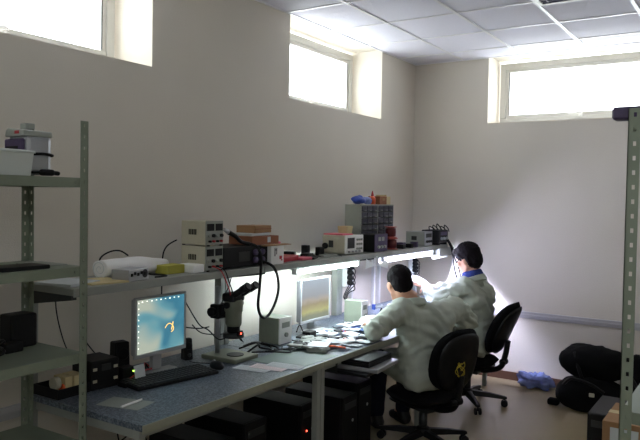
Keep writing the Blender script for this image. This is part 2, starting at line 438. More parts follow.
# silver / black canister device with a cable wrapped round it
t = thing('charger_unit', 'boxy silver device with dark face and wrapped cable on the rack top shelf', 'device', (.475, 1.655, S1), -.05)
MB().box((-.07, -.052, .01), (.07, .06, .165)).build('casing', SILVER, t, bevel=.018)
MB().box((-.071, -.064, .008), (.06, -.05, .150)).build('front_panel', PURPLE, t, bevel=.010)
MB().box((-.055, -.0655, .05), (.03, -.0635, .12)).build('dark_window', BLACK, t, bevel=.004)
MB().prism([(-.072, .158), (.072, .158), (.066, .182), (-.05, .194), (-.066, .185)], 'y', -.062, .062).build('top_cap', GREYPL, t, bevel=.006)
MB().cbox((-.01, .0, .203), (.045, .04, .024)).build('knob', GREYPL, t, bevel=.004)
MB().cbox((.02, -.0625, .174), (.03, .003, .012)).build('red_label', RED, t)
pts = [(.074, -.066), (.074, .064), (-.074, .064), (-.074, -.068)]
ring = smooth_path([V((x, y, .088 + .004 * (k % 2))) for k, (x, y) in enumerate([(.076, -.04), (.077, .02), (.06, .066), (-.04, .066), (-.076, .03), (-.077, -.04), (-.05, -.071), (.04, -.071), (.076, -.04)])])
MB().tube(ring[:-1], .006, 7, closed=True).build('cable_wrap', RUBBER, t)
MB().tube(smooth_path([(.06, -.074, .07), (.03, -.08, .045), (.07, -.06, .02), (.1, -.01, .018)]), .005).build('cable', RUBBER, t)
MB().cap((.095, .0, .018), (.105, .035, .018), .013).cap((.105, .035, .018), (.108, .06, .016), .009).build('plug', RUBBER, t)
# translucent box with lid
t = thing('storage_box', 'translucent plastic storage box with lid on the rack top shelf', 'box', (.55, 1.425, S1))
b = MB()
w, l, h = .10, .135, .085
A = [(-w * .9, -l * .95), (w * .9, -l * .95), (w * .9, l * .95), (-w * .9, l * .95)]; B_ = [(-w, -l), (w, -l), (w, l), (-w, l)]
r0 = [b.bm.verts.new((x, y, 0)) for x, y in A]; r1 = [b.bm.verts.new((x, y, h)) for x, y in B_]
ri = [b.bm.verts.new((x * .97, y * .98, h)) for x, y in B_]; rj = [b.bm.verts.new((x * .97, y * .98, .004)) for x, y in A]
b.skin([r0, r1, ri, rj], smooth=False); b.build('tub', CLEAR, t, bevel=.003)
MB().box((-w - .004, -l - .004, h), (w + .004, l + .004, h + .009)).box((-w + .01, -l + .01, h + .009), (w - .01, l - .01, h + .012)).build('lid', CLEAR, t, bevel=.002)
MB().box((-.06, -.09, .006), (.05, .08, .05)).build('contents', PAPER, t, bevel=.01)
pts = [V((.38 + .05 * math.cos(a) + .004 * (k % 5), 1.44 + .07 * math.sin(a), S1 + .010 + .0014 * k)) for k, a in enumerate([k * .45 for k in range(90)])]
tag(MB().tube(pts, .006, 7).build('cable_coil', RUBBER), 'coiled black cable behind the translucent box on the rack', 'cable')
# second shelf
boxthing('notebook_computer', 'thin black flat device on the rack second shelf, right of a smaller one', 'device', (.52, 1.44, S2), (.64, 1.64, S2 + .016), BLACK)
boxthing('flat_case', 'small flat black case at the far left of the rack second shelf', 'device', (.52, 1.27, S2), (.64, 1.41, S2 + .018), BLACK)
boxthing('paper_stack', 'thin stack of pale papers on the rack second shelf', 'paper', (.40, 1.65, S2), (.58, 1.76, S2 + .006), GREYPL, bevel=0)
# third shelf
boxthing('black_case', 'upright black boxy case at the back of the rack third shelf', 'device', (.31, 1.63, S3), (.40, 1.75, S3 + .14), BLACK, bevel=.01)
t = thing('cable_bundle', 'heap of black cables and adapters on the rack third shelf', 'cables', (.46, 1.48, S3))
b = MB(); rr = random.Random(3)
for k in range(7):
    cx, cy = rr.uniform(-.07, .07), rr.uniform(-.16, .10); pts = []
    for a in range(28):
        q = a * .5; pts.append((cx + (.05 + .012 * math.sin(q * 1.7)) * math.cos(q), cy + (.07 + .012 * math.cos(q * 2.1)) * math.sin(q), .008 + .010 * k * .6 + .0008 * a + .005 * math.sin(q * 2.3 + k)))
    b.tube(smooth_path(pts, 3), .006, 6)
b.build('cables', RUBBER, t)
for k, (x, y) in enumerate([(-.03, .13), (.05, -.2), (-.08, -.18)]): MB().cbox((x, y, .02), (.05, .08, .04), rz=k).build('adapter', BLACK, t, bevel=.006)

# ------------------------------------------------------------------ things on the bench shelf
Z = SZ + .001
# loose paper near the left end
for k, (x, y, rz, lab) in enumerate([(.35, 1.94, .2, 'pale paper sheet at the left end of the bench shelf'), (.40, 2.07, -.15, 'yellowish paper folder at the left end of bench shelf, next to white roll')]):
    o = boxthing('paper_sheet', lab, 'paper', (x - .10, y - .10, Z + .0), (x + .10, y + .09, Z + (.012 if k == 0 else .008)), PAPER if k == 0 else CARDPALE, bevel=.001, rz=rz)
# white roll: rolled wrapping foam
b = MB(); ro = []
t = thing('paper_roll', 'long white roll of wrapping sheet lying on the bench shelf', 'roll', (.30, 2.36, Z + .046))
for k in range(15):
    y = -.21 + .42 * k / 14; ring = []
    for i in range(28):
        a = 2 * math.pi * i / 28; r = .044 * (1 + .05 * math.sin(3 * a + k * .35) + .035 * noise.noise(V((math.cos(a) * 2, math.sin(a) * 2, k * .5)))) * (1 - .30 * max(0, (k - 8) / 6))
        ring.append(b.bm.verts.new((r * math.cos(a) * 1.2, y, -.046 * 0 + r * math.sin(a) + (r - .046) * .6)))
    ro.append(ring)
b.skin(ro).build('roll', WHITE, t)
sp = [((.006 + .0032 * a) * math.cos(a) * 1.2, -.212, (.006 + .0032 * a) * math.sin(a)) for a in [k * .4 for k in range(29)]]
MB().tube(sp, .0016, 5).build('rolled_edge', PAPER, t)
t = thing('power_supply_unit', 'small open metal power unit leaning on the white roll', 'device', (.445, 2.21, Z), .2)
MB().box((-.05, -.075, 0), (.05, .075, .055)).build('case', SILVER, t, bevel=.003)
b = MB()
for k in range(5): b.cbox((.051, -.055 + k * .024, .03 + .006 * (k % 2)), (.006, .012, .014))
b.build('connectors', BLACK, t)
b = MB().cyl((.0505, .045, .03), (.053, .045, .03), .02); b.build('fan_grille', DARKMETAL, t)
cable([(.43, 2.30, Z + .03), (.43, 2.36, Z + .012), (.45, 2.42, Z + .006), (.49, 2.40, Z + .006), (.485, 2.33, Z + .006)], .004, 'thin black lead curling on the shelf beside the metal power unit')
cable([(.20, 2.23, Z + .004), (.19, 2.24, Z + .08), (.21, 2.28, Z + .115), (.23, 2.33, Z + .12), (.26, 2.36, Z + .095)], .004, 'black cable loop rising above the white roll')
boxthing('carton', 'yellow-green carton on the bench shelf between the roll and white box', 'box', (.33, 2.475, Z), (.42, 2.60, Z + .045), YELLOW)
boxthing('carton', 'small white carton on the shelf left of the power supplies', 'box', (.36, 2.612, Z), (.475, 2.69, Z + .043), WHITE)
# bench power supplies
def bench_supply(z, lab):
    t = thing('bench_power_supply', lab, 'power supply', (.387, 2.765, z))
    hx, hy, h = .090, .068, .134
    MB().box((-hx, -hy, .006), (hx - .006, hy, h)).build('case', BEIGE, t, bevel=.003)
    MB().box((hx - .006, -hy - .001, .005), (hx, hy + .001, h + .001)).build('front_panel', GREYPL, t, bevel=.002)
    for s in (-1, 1): MB().box((hx, s * .034 - .028, .082), (hx + .003, s * .034 + .028, .120)).build('display', BLACK, t, bevel=.001)
    for k in range(4): MB().cyl((hx, -.048 + k * .032, .056), (hx + .014, -.048 + k * .032, .056), .0095, n=14).build('knob', BLACK if k % 2 else GREYPL, t)
    for k, m in enumerate((BLACK, RED, BLACK, RED)): MB().cyl((hx, -.045 + k * .03, .026), (hx + .016, -.045 + k * .03, .026), .006, n=12).build('terminal', m, t)
    b = MB()
    for k in range(5): b.box((-.035 + k * .012, -hy - .0015, .06), (-.028 + k * .012, -hy, .09))
    b.build('vent', BLACK, t)
    for sx in (-1, 1):
        for sy in (-1, 1): MB().cyl((sx * .09, sy * .05, 0), (sx * .09, sy * .05, .007), .009, n=10).build('foot', BLACK, t)
    return t
bench_supply(Z, 'lower of two stacked beige bench power supplies on the shelf')
bench_supply(Z + .136, 'upper of two stacked beige bench power supplies')
cable([(.24, 2.72, Z + .16), (.20, 2.68, Z + .12), (.19, 2.66, Z + .04), (.18, 2.66, Z - .2), (.15, 2.6, Z - .35)], .004, 'thin black lead hanging behind the stacked power supplies')
for k, m in enumerate((RED, RUBBER)):
    cable([(.49, 2.745 + k * .03, Z + .026), (.53, 2.76 + k * .03, Z + .005), (.545, 2.79 + k * .02, Z - .06), (.52, 2.85 + k * .02, Z - .13), (.46, 2.92, Z - .2), (.44, 2.97, Z - .26)], .0032, ('red test lead hanging from the lower power supply', 'black test lead hanging from the lower power supply')[k], m, 'test_lead', 'lead')
# black amplifier-like unit (hot-air station)
t = thing('rework_station', 'wide black soldering unit with knobs beside the beige power supplies', 'soldering station', (.35, 3.04, Z))
MB().box((-.14, -.195, .008), (.118, .195, .118)).build('case', BLACK, t, bevel=.004)
MB().box((.118, -.197, .006), (.126, .197, .12)).build('front_panel', DARKMETAL if False else BLACK, t, bevel=.002)
for k in range(2):
    for j in range(2): MB().lathe([(.019, 0), (.017, .014), (.008, .017)], (.126, .075 + k * .065, .038 + j * .045), (1, 0, 0), 18).build('knob', PURPLE, t)
MB().box((.126, -.07, .035), (.128, .03, .09)).build('display', DARKMETAL, t)
for s in (-1, 1):
    for q in (-1, 1): MB().cyl((s * .1, q * .16, 0), (s * .1, q * .16, .009), .012, n=10).build('foot', RUBBER, t)
# hot-air handpiece with thick hose drooping over the shelf edge in a big loop
t = thing('hot_air_gun', 'black hot-air handpiece with thick hose looping down from the black unit', 'soldering tool', (.44, 3.03, Z + .119))
hp = [(.0, -.11, .085), (.01, -.06, .06), (.02, -.02, .028), (.04, .03, .016)]
MB().tube(smooth_path(hp), lambda s: .014 - .004 * s, 12).build('handle', BLACK, t)
MB().cyl((-.006, -.145, .104), (.0, -.11, .085), .009, .013).build('nozzle', SILVER, t)
hose = [(.04, .03, .016), (.08, .045, .0), (.105, .055, -.05), (.11, .05, -.13), (.11, .04, -.24), (.105, .035, -.33), (.10, .06, -.39), (.09, .115, -.42), (.085, .17, -.405), (.09, .215, -.35), (.10, .235, -.27), (.105, .22, -.19), (.11, .18, -.135), (.10, .15, -.108), (.06, .14, -.095), (.038, .135, -.092)]
MB().tube(smooth_path(hose), .0082, 10).build('hose', RUBBER, t)
# white box with marks right of the black unit
t = thing('carton', 'white printed carton on the shelf right of the black soldering unit', 'box', (.42, 3.305, Z))
MB().box((-.08, -.064, 0), (.08, .064, .118)).build('box_body', WHITE, t, bevel=.002)
b = MB().box((.08, -.03, .05), (.0808, -.022, .10)).box((.08, -.022, .085), (.0808, -.012, .09)).box((.08, -.012, .06), (.0808, -.006, .1)); b.build('black_print', BLACK, t)
MB().box((.08, .02, .03), (.0808, .045, .05)).box((.08, .035, .02), (.0808, .05, .028)).build('red_print', RED, t)
# flattened cartons on top
t = thing('carton', 'flat open brown carton lying across the black unit and white carton', 'box', (.37, 3.235, Z + .121))
MB().box((-.09, -.125, 0), (.09, .135, .050)).build('box_body', CARDRED, t, bevel=.003)
MB().box((.09, -.06, .0), (.14, .20, .004), Matrix.Rotation(.05, 4, 'Y')).build('flap', CARD, t)
MB().box((.0905, .02, .012), (.0915, .05, .045)).build('white_label', PAPER, t)
boxthing('paper_stack', 'white packing sheet between two brown cartons above the black unit', 'paper', (.30, 3.14, Z + .172), (.43, 3.32, Z + .188), PAPER, bevel=.004)
t = thing('carton', 'small flat brown box topmost on the carton pile', 'box', (.36, 3.25, Z + .189), .05)
MB().box((-.07, -.085, 0), (.07, .085, .044)).build('box_body', CARD, t, bevel=.003)
MB().box((.0702, -.084, .022), (.0715, .084, .026)).build('lid_edge', CARDRED, t)
# red packets
boxthing('red_packet', 'bright red packet lying on the shelf right of the white carton', 'packet', (.33, 3.40, Z), (.46, 3.60, Z + .036), RED, bevel=.008, rz=.1)
boxthing('pink_carton', 'dark pinkish carton behind the red packet', 'box', (.21, 3.45, Z), (.315, 3.62, Z + .10), CARDRED, bevel=.004)
boxthing('red_film_bag', 'pink film bag on top of the dark pinkish carton', 'bag', (.22, 3.47, Z + .101), (.31, 3.60, Z + .117), PINK, bevel=.008)
boxthing('red_packet', 'low red packet at the shelf edge before the black adapters', 'packet', (.40, 3.60, Z), (.48, 3.72, Z + .018), PINK, bevel=.005)
# black adapters and boards
for k, (x, y, sx, sy, sz, rz, lab) in enumerate([(.30, 3.70, .09, .05, .045, .3, 'squat black adapter behind the red packets'), (.36, 3.83, .06, .10, .03, .2, 'flat black adapter mid shelf above second monitor'),
        (.28, 3.93, .05, .045, .075, .1, 'upright black plug adapter, taller of the shelf adapters'), (.34, 4.02, .045, .05, .06, -.2, 'upright black adapter left of the oscilloscope'), (.43, 3.78, .07, .16, .012, .4, 'thin dark circuit tray at the shelf edge'), (.43, 3.99, .06, .12, .016, -.35, 'thin grey circuit tray left of the oscilloscope')]):
    tt = thing('adapter', lab, 'adapter', (x, y, Z), rz)
    MB().box((-sx / 2, -sy / 2, 0), (sx / 2, sy / 2, sz)).build('case', BLACK if k != 5 else GREYPL, tt, bevel=.006 if sz > .02 else .002)
    MB().tube(smooth_path([(0, sy / 2, .008), (.02, sy / 2 + .03, .005), (.05, sy / 2 + .02, .005)]), .003, 6).build('lead', RUBBER, tt)
# oscilloscope
t = thing('oscilloscope', 'white oscilloscope with small screen, pink film on top, on the shelf', 'oscilloscope', (.345, 4.30, Z))
MB().box((-.085, -.125, .008), (.105, .125, .138)).build('case', BEIGE, t, bevel=.006)
MB().box((.105, -.127, .006), (.118, .127, .14)).build('front_panel', WHITE, t, bevel=.004)
MB().box((.118, -.105, .045), (.1195, -.005, .122)).build('screen', DARKMETAL, t, bevel=.001)
for k in range(3):
    for j in range(3): MB().cyl((.118, .03 + k * .03, .04 + j * .033), (.128, .03 + k * .03, .04 + j * .033), .008, n=12).build('knob', GREYPL, t)
for k in range(4): MB().cyl((.118, -.09 + k * .05, .022), (.132, -.09 + k * .05, .022), .007, n=12).build('socket', SILVER, t)
MB().box((-.03, -.1255, .05), (.01, -.124, .10)).build('side_vent', DARKMETAL, t)
MB().cyl((-.055, -.125, .06), (-.055, -.140, .06), .022, n=16).build('side_knob', BLACK, t)
o = boxthing('film_sheet', 'pink film sheet laid on top of the white oscilloscope', 'film', (.265, 4.18, Z + .1395), (.43, 4.33, Z + .149), PINK, bevel=.003)
b = MB(); b.prism([(-.035, 0), (.035, 0), (.045, .06), (-.045, .06)], 'y', -.04, .04)
o = b.build('paper_bag', CARDPALE, bevel=.004, loc=(.33, 4.382, Z + .140)); tag(o, 'pale yellow open paper box standing behind the pink film', 'box')
# drawer cabinet
t = thing('drawer_cabinet', 'tall grey parts cabinet of many small dark drawers on the shelf', 'cabinet', (.275, 4.865, Z))
hx, hy, h = .075, .275, .362
MB().box((-hx, -hy, 0), (hx - .003, -hy + .008, h)).box((-hx, hy - .008, 0), (hx - .003, hy, h)).box((-hx, -hy + .008, h - .008), (hx - .003, hy - .008, h)).box((-hx, -hy + .008, 0), (hx - .003, hy - .008, .008)).box((-hx, -hy + .008, .008), (-hx + .006, hy - .008, h - .008)).box((-hx + .006, -.008, .008), (hx - .003, .008, h - .008)).build('cabinet_body', GREYPL, t, bevel=.002)
SM = mat('smoky_drawer', (40, 40, 54), .35, var=.15)
for cidx in range(2):
    for r in range(7):
        for q in range(3):
            w = (hy - .016) / 3; y0 = (-hy + .008 if cidx == 0 else .008) + q * w + .002
            z0 = .012 + r * .0492
            dr = MB().box((-hx + .02, y0, z0), (hx, y0 + w - .004, z0 + .043)).build('drawer', SM, t, bevel=.003)
            MB().box((hx, y0 + w * .32, z0 + .006), (hx + .008, y0 + w * .62, z0 + .011)).build('drawer_pull', GREYPL, dr)
# on top of the cabinet
CT = Z + .363
def bag(name, lab, cat, c, R, m, seed):
    b = MB(); b.ell((0, 0, R[2]), R, nu=26, nv=16)
    for v in b.bm.verts:
        n = noise.noise(v.co * 28 + V((seed, 0, 0))) * .012 + noise.noise(v.co * 60 + V((0, seed, 0))) * .005
        v.co += (v.co - V((0, 0, R[2]))).normalized() * n
        if v.co.z < .002: v.co.z = .0
    o = b.build(name, m, loc=c); return tag(o, lab, cat)
bag('plastic_bag', 'blue crumpled bag at the left end of the cabinet top', 'bag', (.27, 4.675, CT), (.05, .075, .034), BLUE, 1)
bag('plastic_bag', 'pale lilac crumpled bag beside the blue bag on the cabinet', 'bag', (.28, 4.79, CT), (.04, .05, .030), BLUEFILM, 5)
t = thing('bottle', 'small orange bottle with pointed nozzle on the drawer cabinet', 'bottle', (.29, 4.87, CT))
MB().lathe([(.024, 0), (.026, .006), (.026, .05), (.018, .062), (.01, .066)]).build('bottle_body', ORANGE, t)
MB().lathe([(.012, .066), (.011, .078), (.004, .105), (.002, .11)]).build('nozzle', RED, t)
t = thing('carton', 'dark brown cardboard box on top of the drawer cabinet', 'box', (.275, 4.985, CT))
MB().box((-.055, -.06, 0), (.055, .06, .066)).build('box_body', CARDRED, t, bevel=.002); MB().box((.055, -.02, .03), (.0565, .03, .052)).build('label_patch', CARD, t)
t = thing('carton', 'pale beige cardboard box at the right end of cabinet top', 'box', (.275, 5.088, CT))
MB().box((-.05, -.037, 0), (.05, .037, .066)).build('box_body', CARDPALE, t, bevel=.002); MB().box((-.05, -.04, .066), (.05, -.037, .08)).build('flap', CARDPALE, t)
# black unit before the cabinet, red spools, grey device, black device
t = thing('power_supply', 'black box unit with front switches standing before the drawer cabinet', 'power supply', (.435, 4.64, Z))
MB().box((-.07, -.10, .006), (.06, .10, .136)).build('case', BLACK, t, bevel=.004)
MB().box((.06, -.102, .004), (.067, .102, .138)).build('front_panel', PURPLE, t, bevel=.002)
for k in range(2): MB().box((.067, -.05 + k * .055, .085), (.069, -.01 + k * .055, .115)).build('display', GREYPL, t)
for k in range(3): MB().cyl((.067, -.05 + k * .05, .04), (.08, -.05 + k * .05, .04), .012, n=14).build('knob', GREYPL, t)
for s in (-1, 1): MB().box((-.06, s * .08 - .01, 0), (.05, s * .08 + .01, .007)).build('foot', RUBBER, t)
SPOOL = mat('copper_red_spool', (176, 84, 74), .4, .1, var=.15)
for k in range(2):
    t = thing('wire_spool', ('lower red wire spool on the shelf beside the black unit', 'upper red wire spool, stacked on another')[k], 'spool', (.43 - .008 * k, 4.95, Z + .093 * k))
    MB().lathe([(.052, 0), (.052, .006), (.03, .008), (.03, .084), (.048 if k else .052, .086), (.048 if k else .052, .092), (.012, .092)]).build('reel', SPOOL, t)
    MB().lathe([(.031, .012), (.041, .014), (.043, .045), (.041, .078), (.031, .08)]).build('wire', mat('dark_red_wire', (96, 36, 40), .45, .1, var=.3, scale=90), t)
for k, (x, y, s) in enumerate([(.46, 5.07, .05), (.42, 5.15, .06), (.46, 5.22, .045), (.46, 5.32, .04)]):
    boxthing('component_box', ['small dark parts box right of the red spools', 'dark purple parts box, second right of the spools', 'small dark parts box near the grey device', 'tiny dark box touching the grey device front'][k], 'box', (x - .03, y - s / 2, Z), (x + .03, y + s / 2, Z + .035 + .012 * (k % 2)), PURPLE if k % 2 else BLACK, bevel=.004)
t = thing('bench_power_supply', 'single grey bench instrument near the far end of the shelf', 'power supply', (.37, 5.57, Z))
MB().box((-.075, -.075, .006), (.105, .075, .126)).build('case', GREYPL, t, bevel=.003)
MB().box((.105, -.077, .004), (.112, .077, .128)).build('front_panel', SILVER, t, bevel=.002)
MB().box((.112, -.06, .075), (.114, .06, .11)).build('display', DARKMETAL, t)
for k in range(3): MB().cyl((.112, -.045 + k * .045, .04), (.124, -.045 + k * .045, .04), .012, n=14).build('knob', BLACK, t)
MB().box((-.02, -.0765, .05), (.03, -.075, .085)).build('side_vent', DARKMETAL, t)
t = thing('soldering_station', 'black instrument with protruding cables at the end of the shelf', 'soldering station', (.44, 5.805, Z))
MB().box((-.09, -.105, .02), (.085, .105, .135)).build('case', BLACK, t, bevel=.008)
for k in range(3): MB().cyl((.085, -.06 + k * .06, .06), (.10, -.06 + k * .06, .06), .013, n=14).build('knob', GREYPL, t)
MB().box((.085, -.07, .09), (.087, .07, .12)).build('display', PURPLE, t)
b = MB()
for k in range(5): b.tube(smooth_path([(-.02 + .02 * k, -.08 + .04 * k, .13), (-.02 + .02 * k, -.09 + .04 * k, .165 + .012 * (k % 3)), (.01 + .02 * k, -.06 + .035 * k, .15), (.03 + .015 * k, -.05 + .04 * k, .12)]), .005, 6)
b.build('lead', RUBBER, t)
for s in (-1, 1): MB().box((-.08, s * .08 - .01, 0), (.08, s * .08 + .01, .021)).build('foot', RUBBER, t)
for k in range(2):
    cable([(.52, 5.86 + .03 * k, Z + .06), (.555, 5.90 + .03 * k, Z - .02), (.57, 5.93 + .04 * k, Z - .13), (.58 + .02 * k, 5.96 + .06 * k, Z - .25), (.60, 5.98 + .06 * k, Z - .33)], .007, ('thick black cable hanging off the far shelf end, left strand', 'thick black cable hanging off the far shelf end, right strand')[k])

# ------------------------------------------------------------------ things on the bench top
D = DZ + .001
def monitor(lab, x, y, zb, w, h, scr, frame, icons, yaw=0):
    t = thing('computer_monitor', lab, 'monitor', (x, y, D), yaw)
    z0 = zb - D; z1 = z0 + h; f = .014
    MB().box((-.045, -w / 2 + .01, z0 + .012), (-.016, w / 2 - .01, z1 - .01)).box((-.075, -w / 4, z0 + .05), (-.045, w / 4, z1 - .06)).build('back_shell', frame, t, bevel=.008)
    bz = MB().box((-.016, -w / 2, z0), (0, w / 2, z0 + f * 1.5)).box((-.016, -w / 2, z1 - f), (0, w / 2, z1)).box((-.016, -w / 2, z0 + f * 1.5), (0, -w / 2 + f, z1 - f)).box((-.016, w / 2 - f, z0 + f * 1.5), (0, w / 2, z1 - f)).build('bezel', frame, t, bevel=.003)
    sc_ = MB().box((-.010, -w / 2 + f, z0 + f * 1.5), (-.004, w / 2 - f, z1 - f)).build('screen', scr, t)
    MB().cyl((0, w / 2 - .03, z0 + .010), (.002, w / 2 - .03, z0 + .010), .005, n=12).build('power_button', SILVER, bz)
    MB().prism([(-.06, 0), (.02, 0), (.01, .012), (-.05, .012)], 'y', -.10, .10).build('stand_base', frame, t, bevel=.003)
    MB().box((-.058, -.03, .012), (-.030, .03, z0 + .12)).build('stand_neck', frame, t, bevel=.004)
    if icons:
        b = MB(); rr = random.Random(2)
        W = w - 2 * f
        for r in range(9): b.box((-.0039, -W / 2 + .008, z1 - f - .018 - r * .028), (-.0034, -W / 2 + .013, z1 - f - .012 - r * .028))
        for r in range(9): b.box((-.0039, -W / 2 + .03 + r * .031, z1 - f - .014 + .002 * (r % 2)), (-.0034, -W / 2 + .038 + r * .031, z1 - f - .008))
        b.build('desktop_icons', mat('icon_white', (240, 240, 230), emit=(235, 235, 220), estr=.9), sc_)
        pts = [(-.0036, .055 + .03 * math.cos(a) * (1 - .25 * math.sin(a)), z0 + .125 + .024 * math.sin(a)) for a in [k * .35 - 1.2 for k in range(13)]]
        MB().tube(pts, .0028, 5).tube([(-.0036, .07, z0 + .115), (-.0036, .078, z0 + .135), (-.0036, .082, z0 + .155)], .003, 5).build('wallpaper_emblem', mat('emblem_orange', (226, 186, 110), emit=(226, 180, 100), estr=.7), sc_)
    return t
SILV = mat('monitor_silver', (164, 166, 168), .45, .1, var=.04)
monitor('silver-framed monitor with teal desktop picture on the nearest bench', .40, 2.46, .845, .352, .305, SCREEN1, SILV, True)
monitor('silver-framed monitor showing a landscape on the middle bench', .42, 3.862, .815, .365, .300, SCREEN2, SILV, False)
# keyboard
t = thing('keyboard', 'black computer keyboard before the teal monitor', 'keyboard', (.53, 2.395, D), -.17)
MB().prism([(-.085, .022), (-.085, 0), (.085, 0), (.085, .012), (.07, .016)], 'y', -.235, .235).build('keyboard_body', BLACK, t, bevel=.003)
b = MB(); 
for r in range(6):
    for c in range(21):
        if r == 5 and 3 < c < 9: continue
        x = -.072 + r * .026; zz = .022 - (x + .085) / .155 * .006
        b.box((x, -.228 + c * .0216, zz - .002), (x + .021, -.228 + c * .0216 + .018, zz + .006))
b.box((.058, -.14, .014), (.077, -.03, .022))
b.build('keys', mat('key_black', (40, 40, 44), .5, var=.1), t, bevel=.002)
t = thing('computer_mouse', 'black computer mouse right of the keyboard', 'mouse', (.57, 2.69, D), -.3)
b = MB().ell((0, 0, .012), (.052, .031, .026)); 
for v in b.bm.verts: v.co.z = max(v.co.z, 0)
b.build('mouse_body', BLACK, t)
MB().cyl((-.028, -.005, .032), (-.028, .005, .032), .009, n=14).build('scroll_wheel', SILVER, t)
MB().tube(smooth_path([(-.05, 0, .01), (-.1, .01, .004), (-.16, -.04, .004), (-.2, -.05, .004)]), .0022, 6).build('mouse_cable', RUBBER, t)
# white card leaning
o = MB().box((-.001, -.032, 0), (.001, .032, .085), Matrix.Rotation(-.22, 4, 'Y')).build('note_card', PAPER, loc=(.470, 2.262, D + .001)); tag(o, 'white note card leaning at the keyboard, below the teal monitor', 'card')
# tape / pen on papers at left of bench
boxthing('paper_sheet', 'grey paper sheet on the bench behind the rack post', 'paper', (.56, 1.93, D), (.77, 2.06, D + .001), GREYPL, bevel=0, rz=.25)
o = MB().cap((0, -.06, .006), (0, .06, .006), .005).build('pen', WHITE, loc=(.70, 2.00, D + .0005)); o.rotation_euler = (0, 0, .1); tag(o, 'white pen lying on the bench near the rack post', 'pen')
# dark tray with pale boxes behind the post
t = thing('parts_tray', 'black tray holding pale parts boxes on the bench behind the rack post', 'tray', (.31, 1.935, D))
MB().box((-.09, -.085, 0), (.09, .085, .006)).box((-.09, -.085, .006), (-.084, .085, .045)).box((.084, -.085, .006), (.09, .085, .045)).box((-.084, -.085, .006), (.084, -.079, .045)).box((-.084, .079, .006), (.084, .085, .045)).build('tray_body', BLACK, t, bevel=.002)
o = MB().cyl((0, -.013, .027), (0, .013, .027), .027).build('tape_roll', BEIGE, loc=(.35, 1.873, D + .036)); tag(o, 'round beige roll in the black tray', 'tape roll')
o = MB().cyl((0, -.005, .018), (0, .005, .018), .018).build('tape_roll', ORANGE, loc=(.365, 1.896, D + .022)); tag(o, 'small orange tape roll in the black tray', 'tape roll')
boxthing('parts_box', 'pale box in the black tray beside the orange roll', 'box', (.29, 1.906, D + .0062), (.375, 1.945, D + .085), CARDPALE, bevel=.003)
boxthing('parts_box', 'wider pale box in the black tray, at the right-hand end', 'box', (.29, 1.95, D + .0062), (.38, 2.008, D + .085), CARDPALE, bevel=.003)
t = thing('device_case', 'black boxy device with pale buttons right of the tray on the bench', 'device', (.34, 2.115, D), -.1)
MB().box((-.09, -.085, .0), (.07, .065, .135)).build('case', BLACK, t, bevel=.006)
for k in range(2):
    MB().box((.07, -.075, .035 + k * .055), (.073, -.055, .048 + k * .055)).build('button', BEIGE, t)
    MB().box((.07, .035, .035 + k * .055), (.073, .055, .048 + k * .055)).build('button', BEIGE, t)
MB().box((.07, -.03, .085), (.072, .02, .115)).build('display', DARKMETAL, t)
# speaker(s)
def speaker(x, y, h, w, lab, rz=0):
    t = thing('computer_speaker', lab, 'speaker', (x, y, D), rz)
    MB().prism([(-w / 2, 0), (w / 2, 0), (w / 2 - .012, h), (-w / 2 + .012, h)], 'y', -w * .42, w * .42).build('cabinet', BLACK, t, bevel=.008)
    MB().lathe([(w * .30, 0), (w * .34, .004), (w * .30, .008), (w * .1, .003)], (w / 2 - .008, 0, h * .66), (1, 0, -.0)).build('driver', RUBBER, t)
    MB().lathe([(w * .16, 0), (w * .18, .003), (w * .08, .006)], (w / 2 - .002, 0, h * .25), (1, 0, 0)).build('tweeter', DARKMETAL, t)
    return t
speaker(.27, 2.30, .17, .09, 'black speaker left of the teal monitor', -.25)
speaker(.31, 2.735, .12, .06, 'black speaker right of the teal monitor', -.3)
t = thing('usb_hub', 'small black box with glowing blue light on the bench', 'device', (.455, 2.185, D))
MB().box((-.025, -.035, 0), (.03, .035, .022)).build('case', BLACK, t, bevel=.003)
MB().ell((.031, .018, .012), (.004, .010, .005), nu=12, nv=8).build('blue_light', LEDB, t)
MB().ell((.0305, -.02, .015), (.003, .004, .003), nu=10, nv=6).build('port', DARKMETAL, t)
t = thing('network_switch', 'black device with tiny green light beside the left speaker', 'device', (.40, 2.235, D), -.1)
MB().box((-.03, -.045, 0), (.03, .03, .075)).build('case', BLACK, t, bevel=.004)
MB().ell((.0305, .015, .055), (.003, .0035, .0035), nu=10, nv=6).build('green_light', LEDG, t)
for k, m in enumerate((RED, RUBBER, RUBBER, RED)):
    cable([(.36 + .02 * k, 2.20, D + .006), (.40 + .015 * k, 2.25, D + .02 + .006 * k), (.385, 2.31 + .02 * k, D + .028), (.36, 2.37 + .02 * k, D + .02), (.31, 2.43, D + .04)], .004, ['red lead arching behind the keyboard, near strand', 'black lead tangled with red leads behind keyboard, near strand', 'black lead tangled behind the keyboard, far strand', 'red lead arching behind the keyboard, far strand'][k], m)
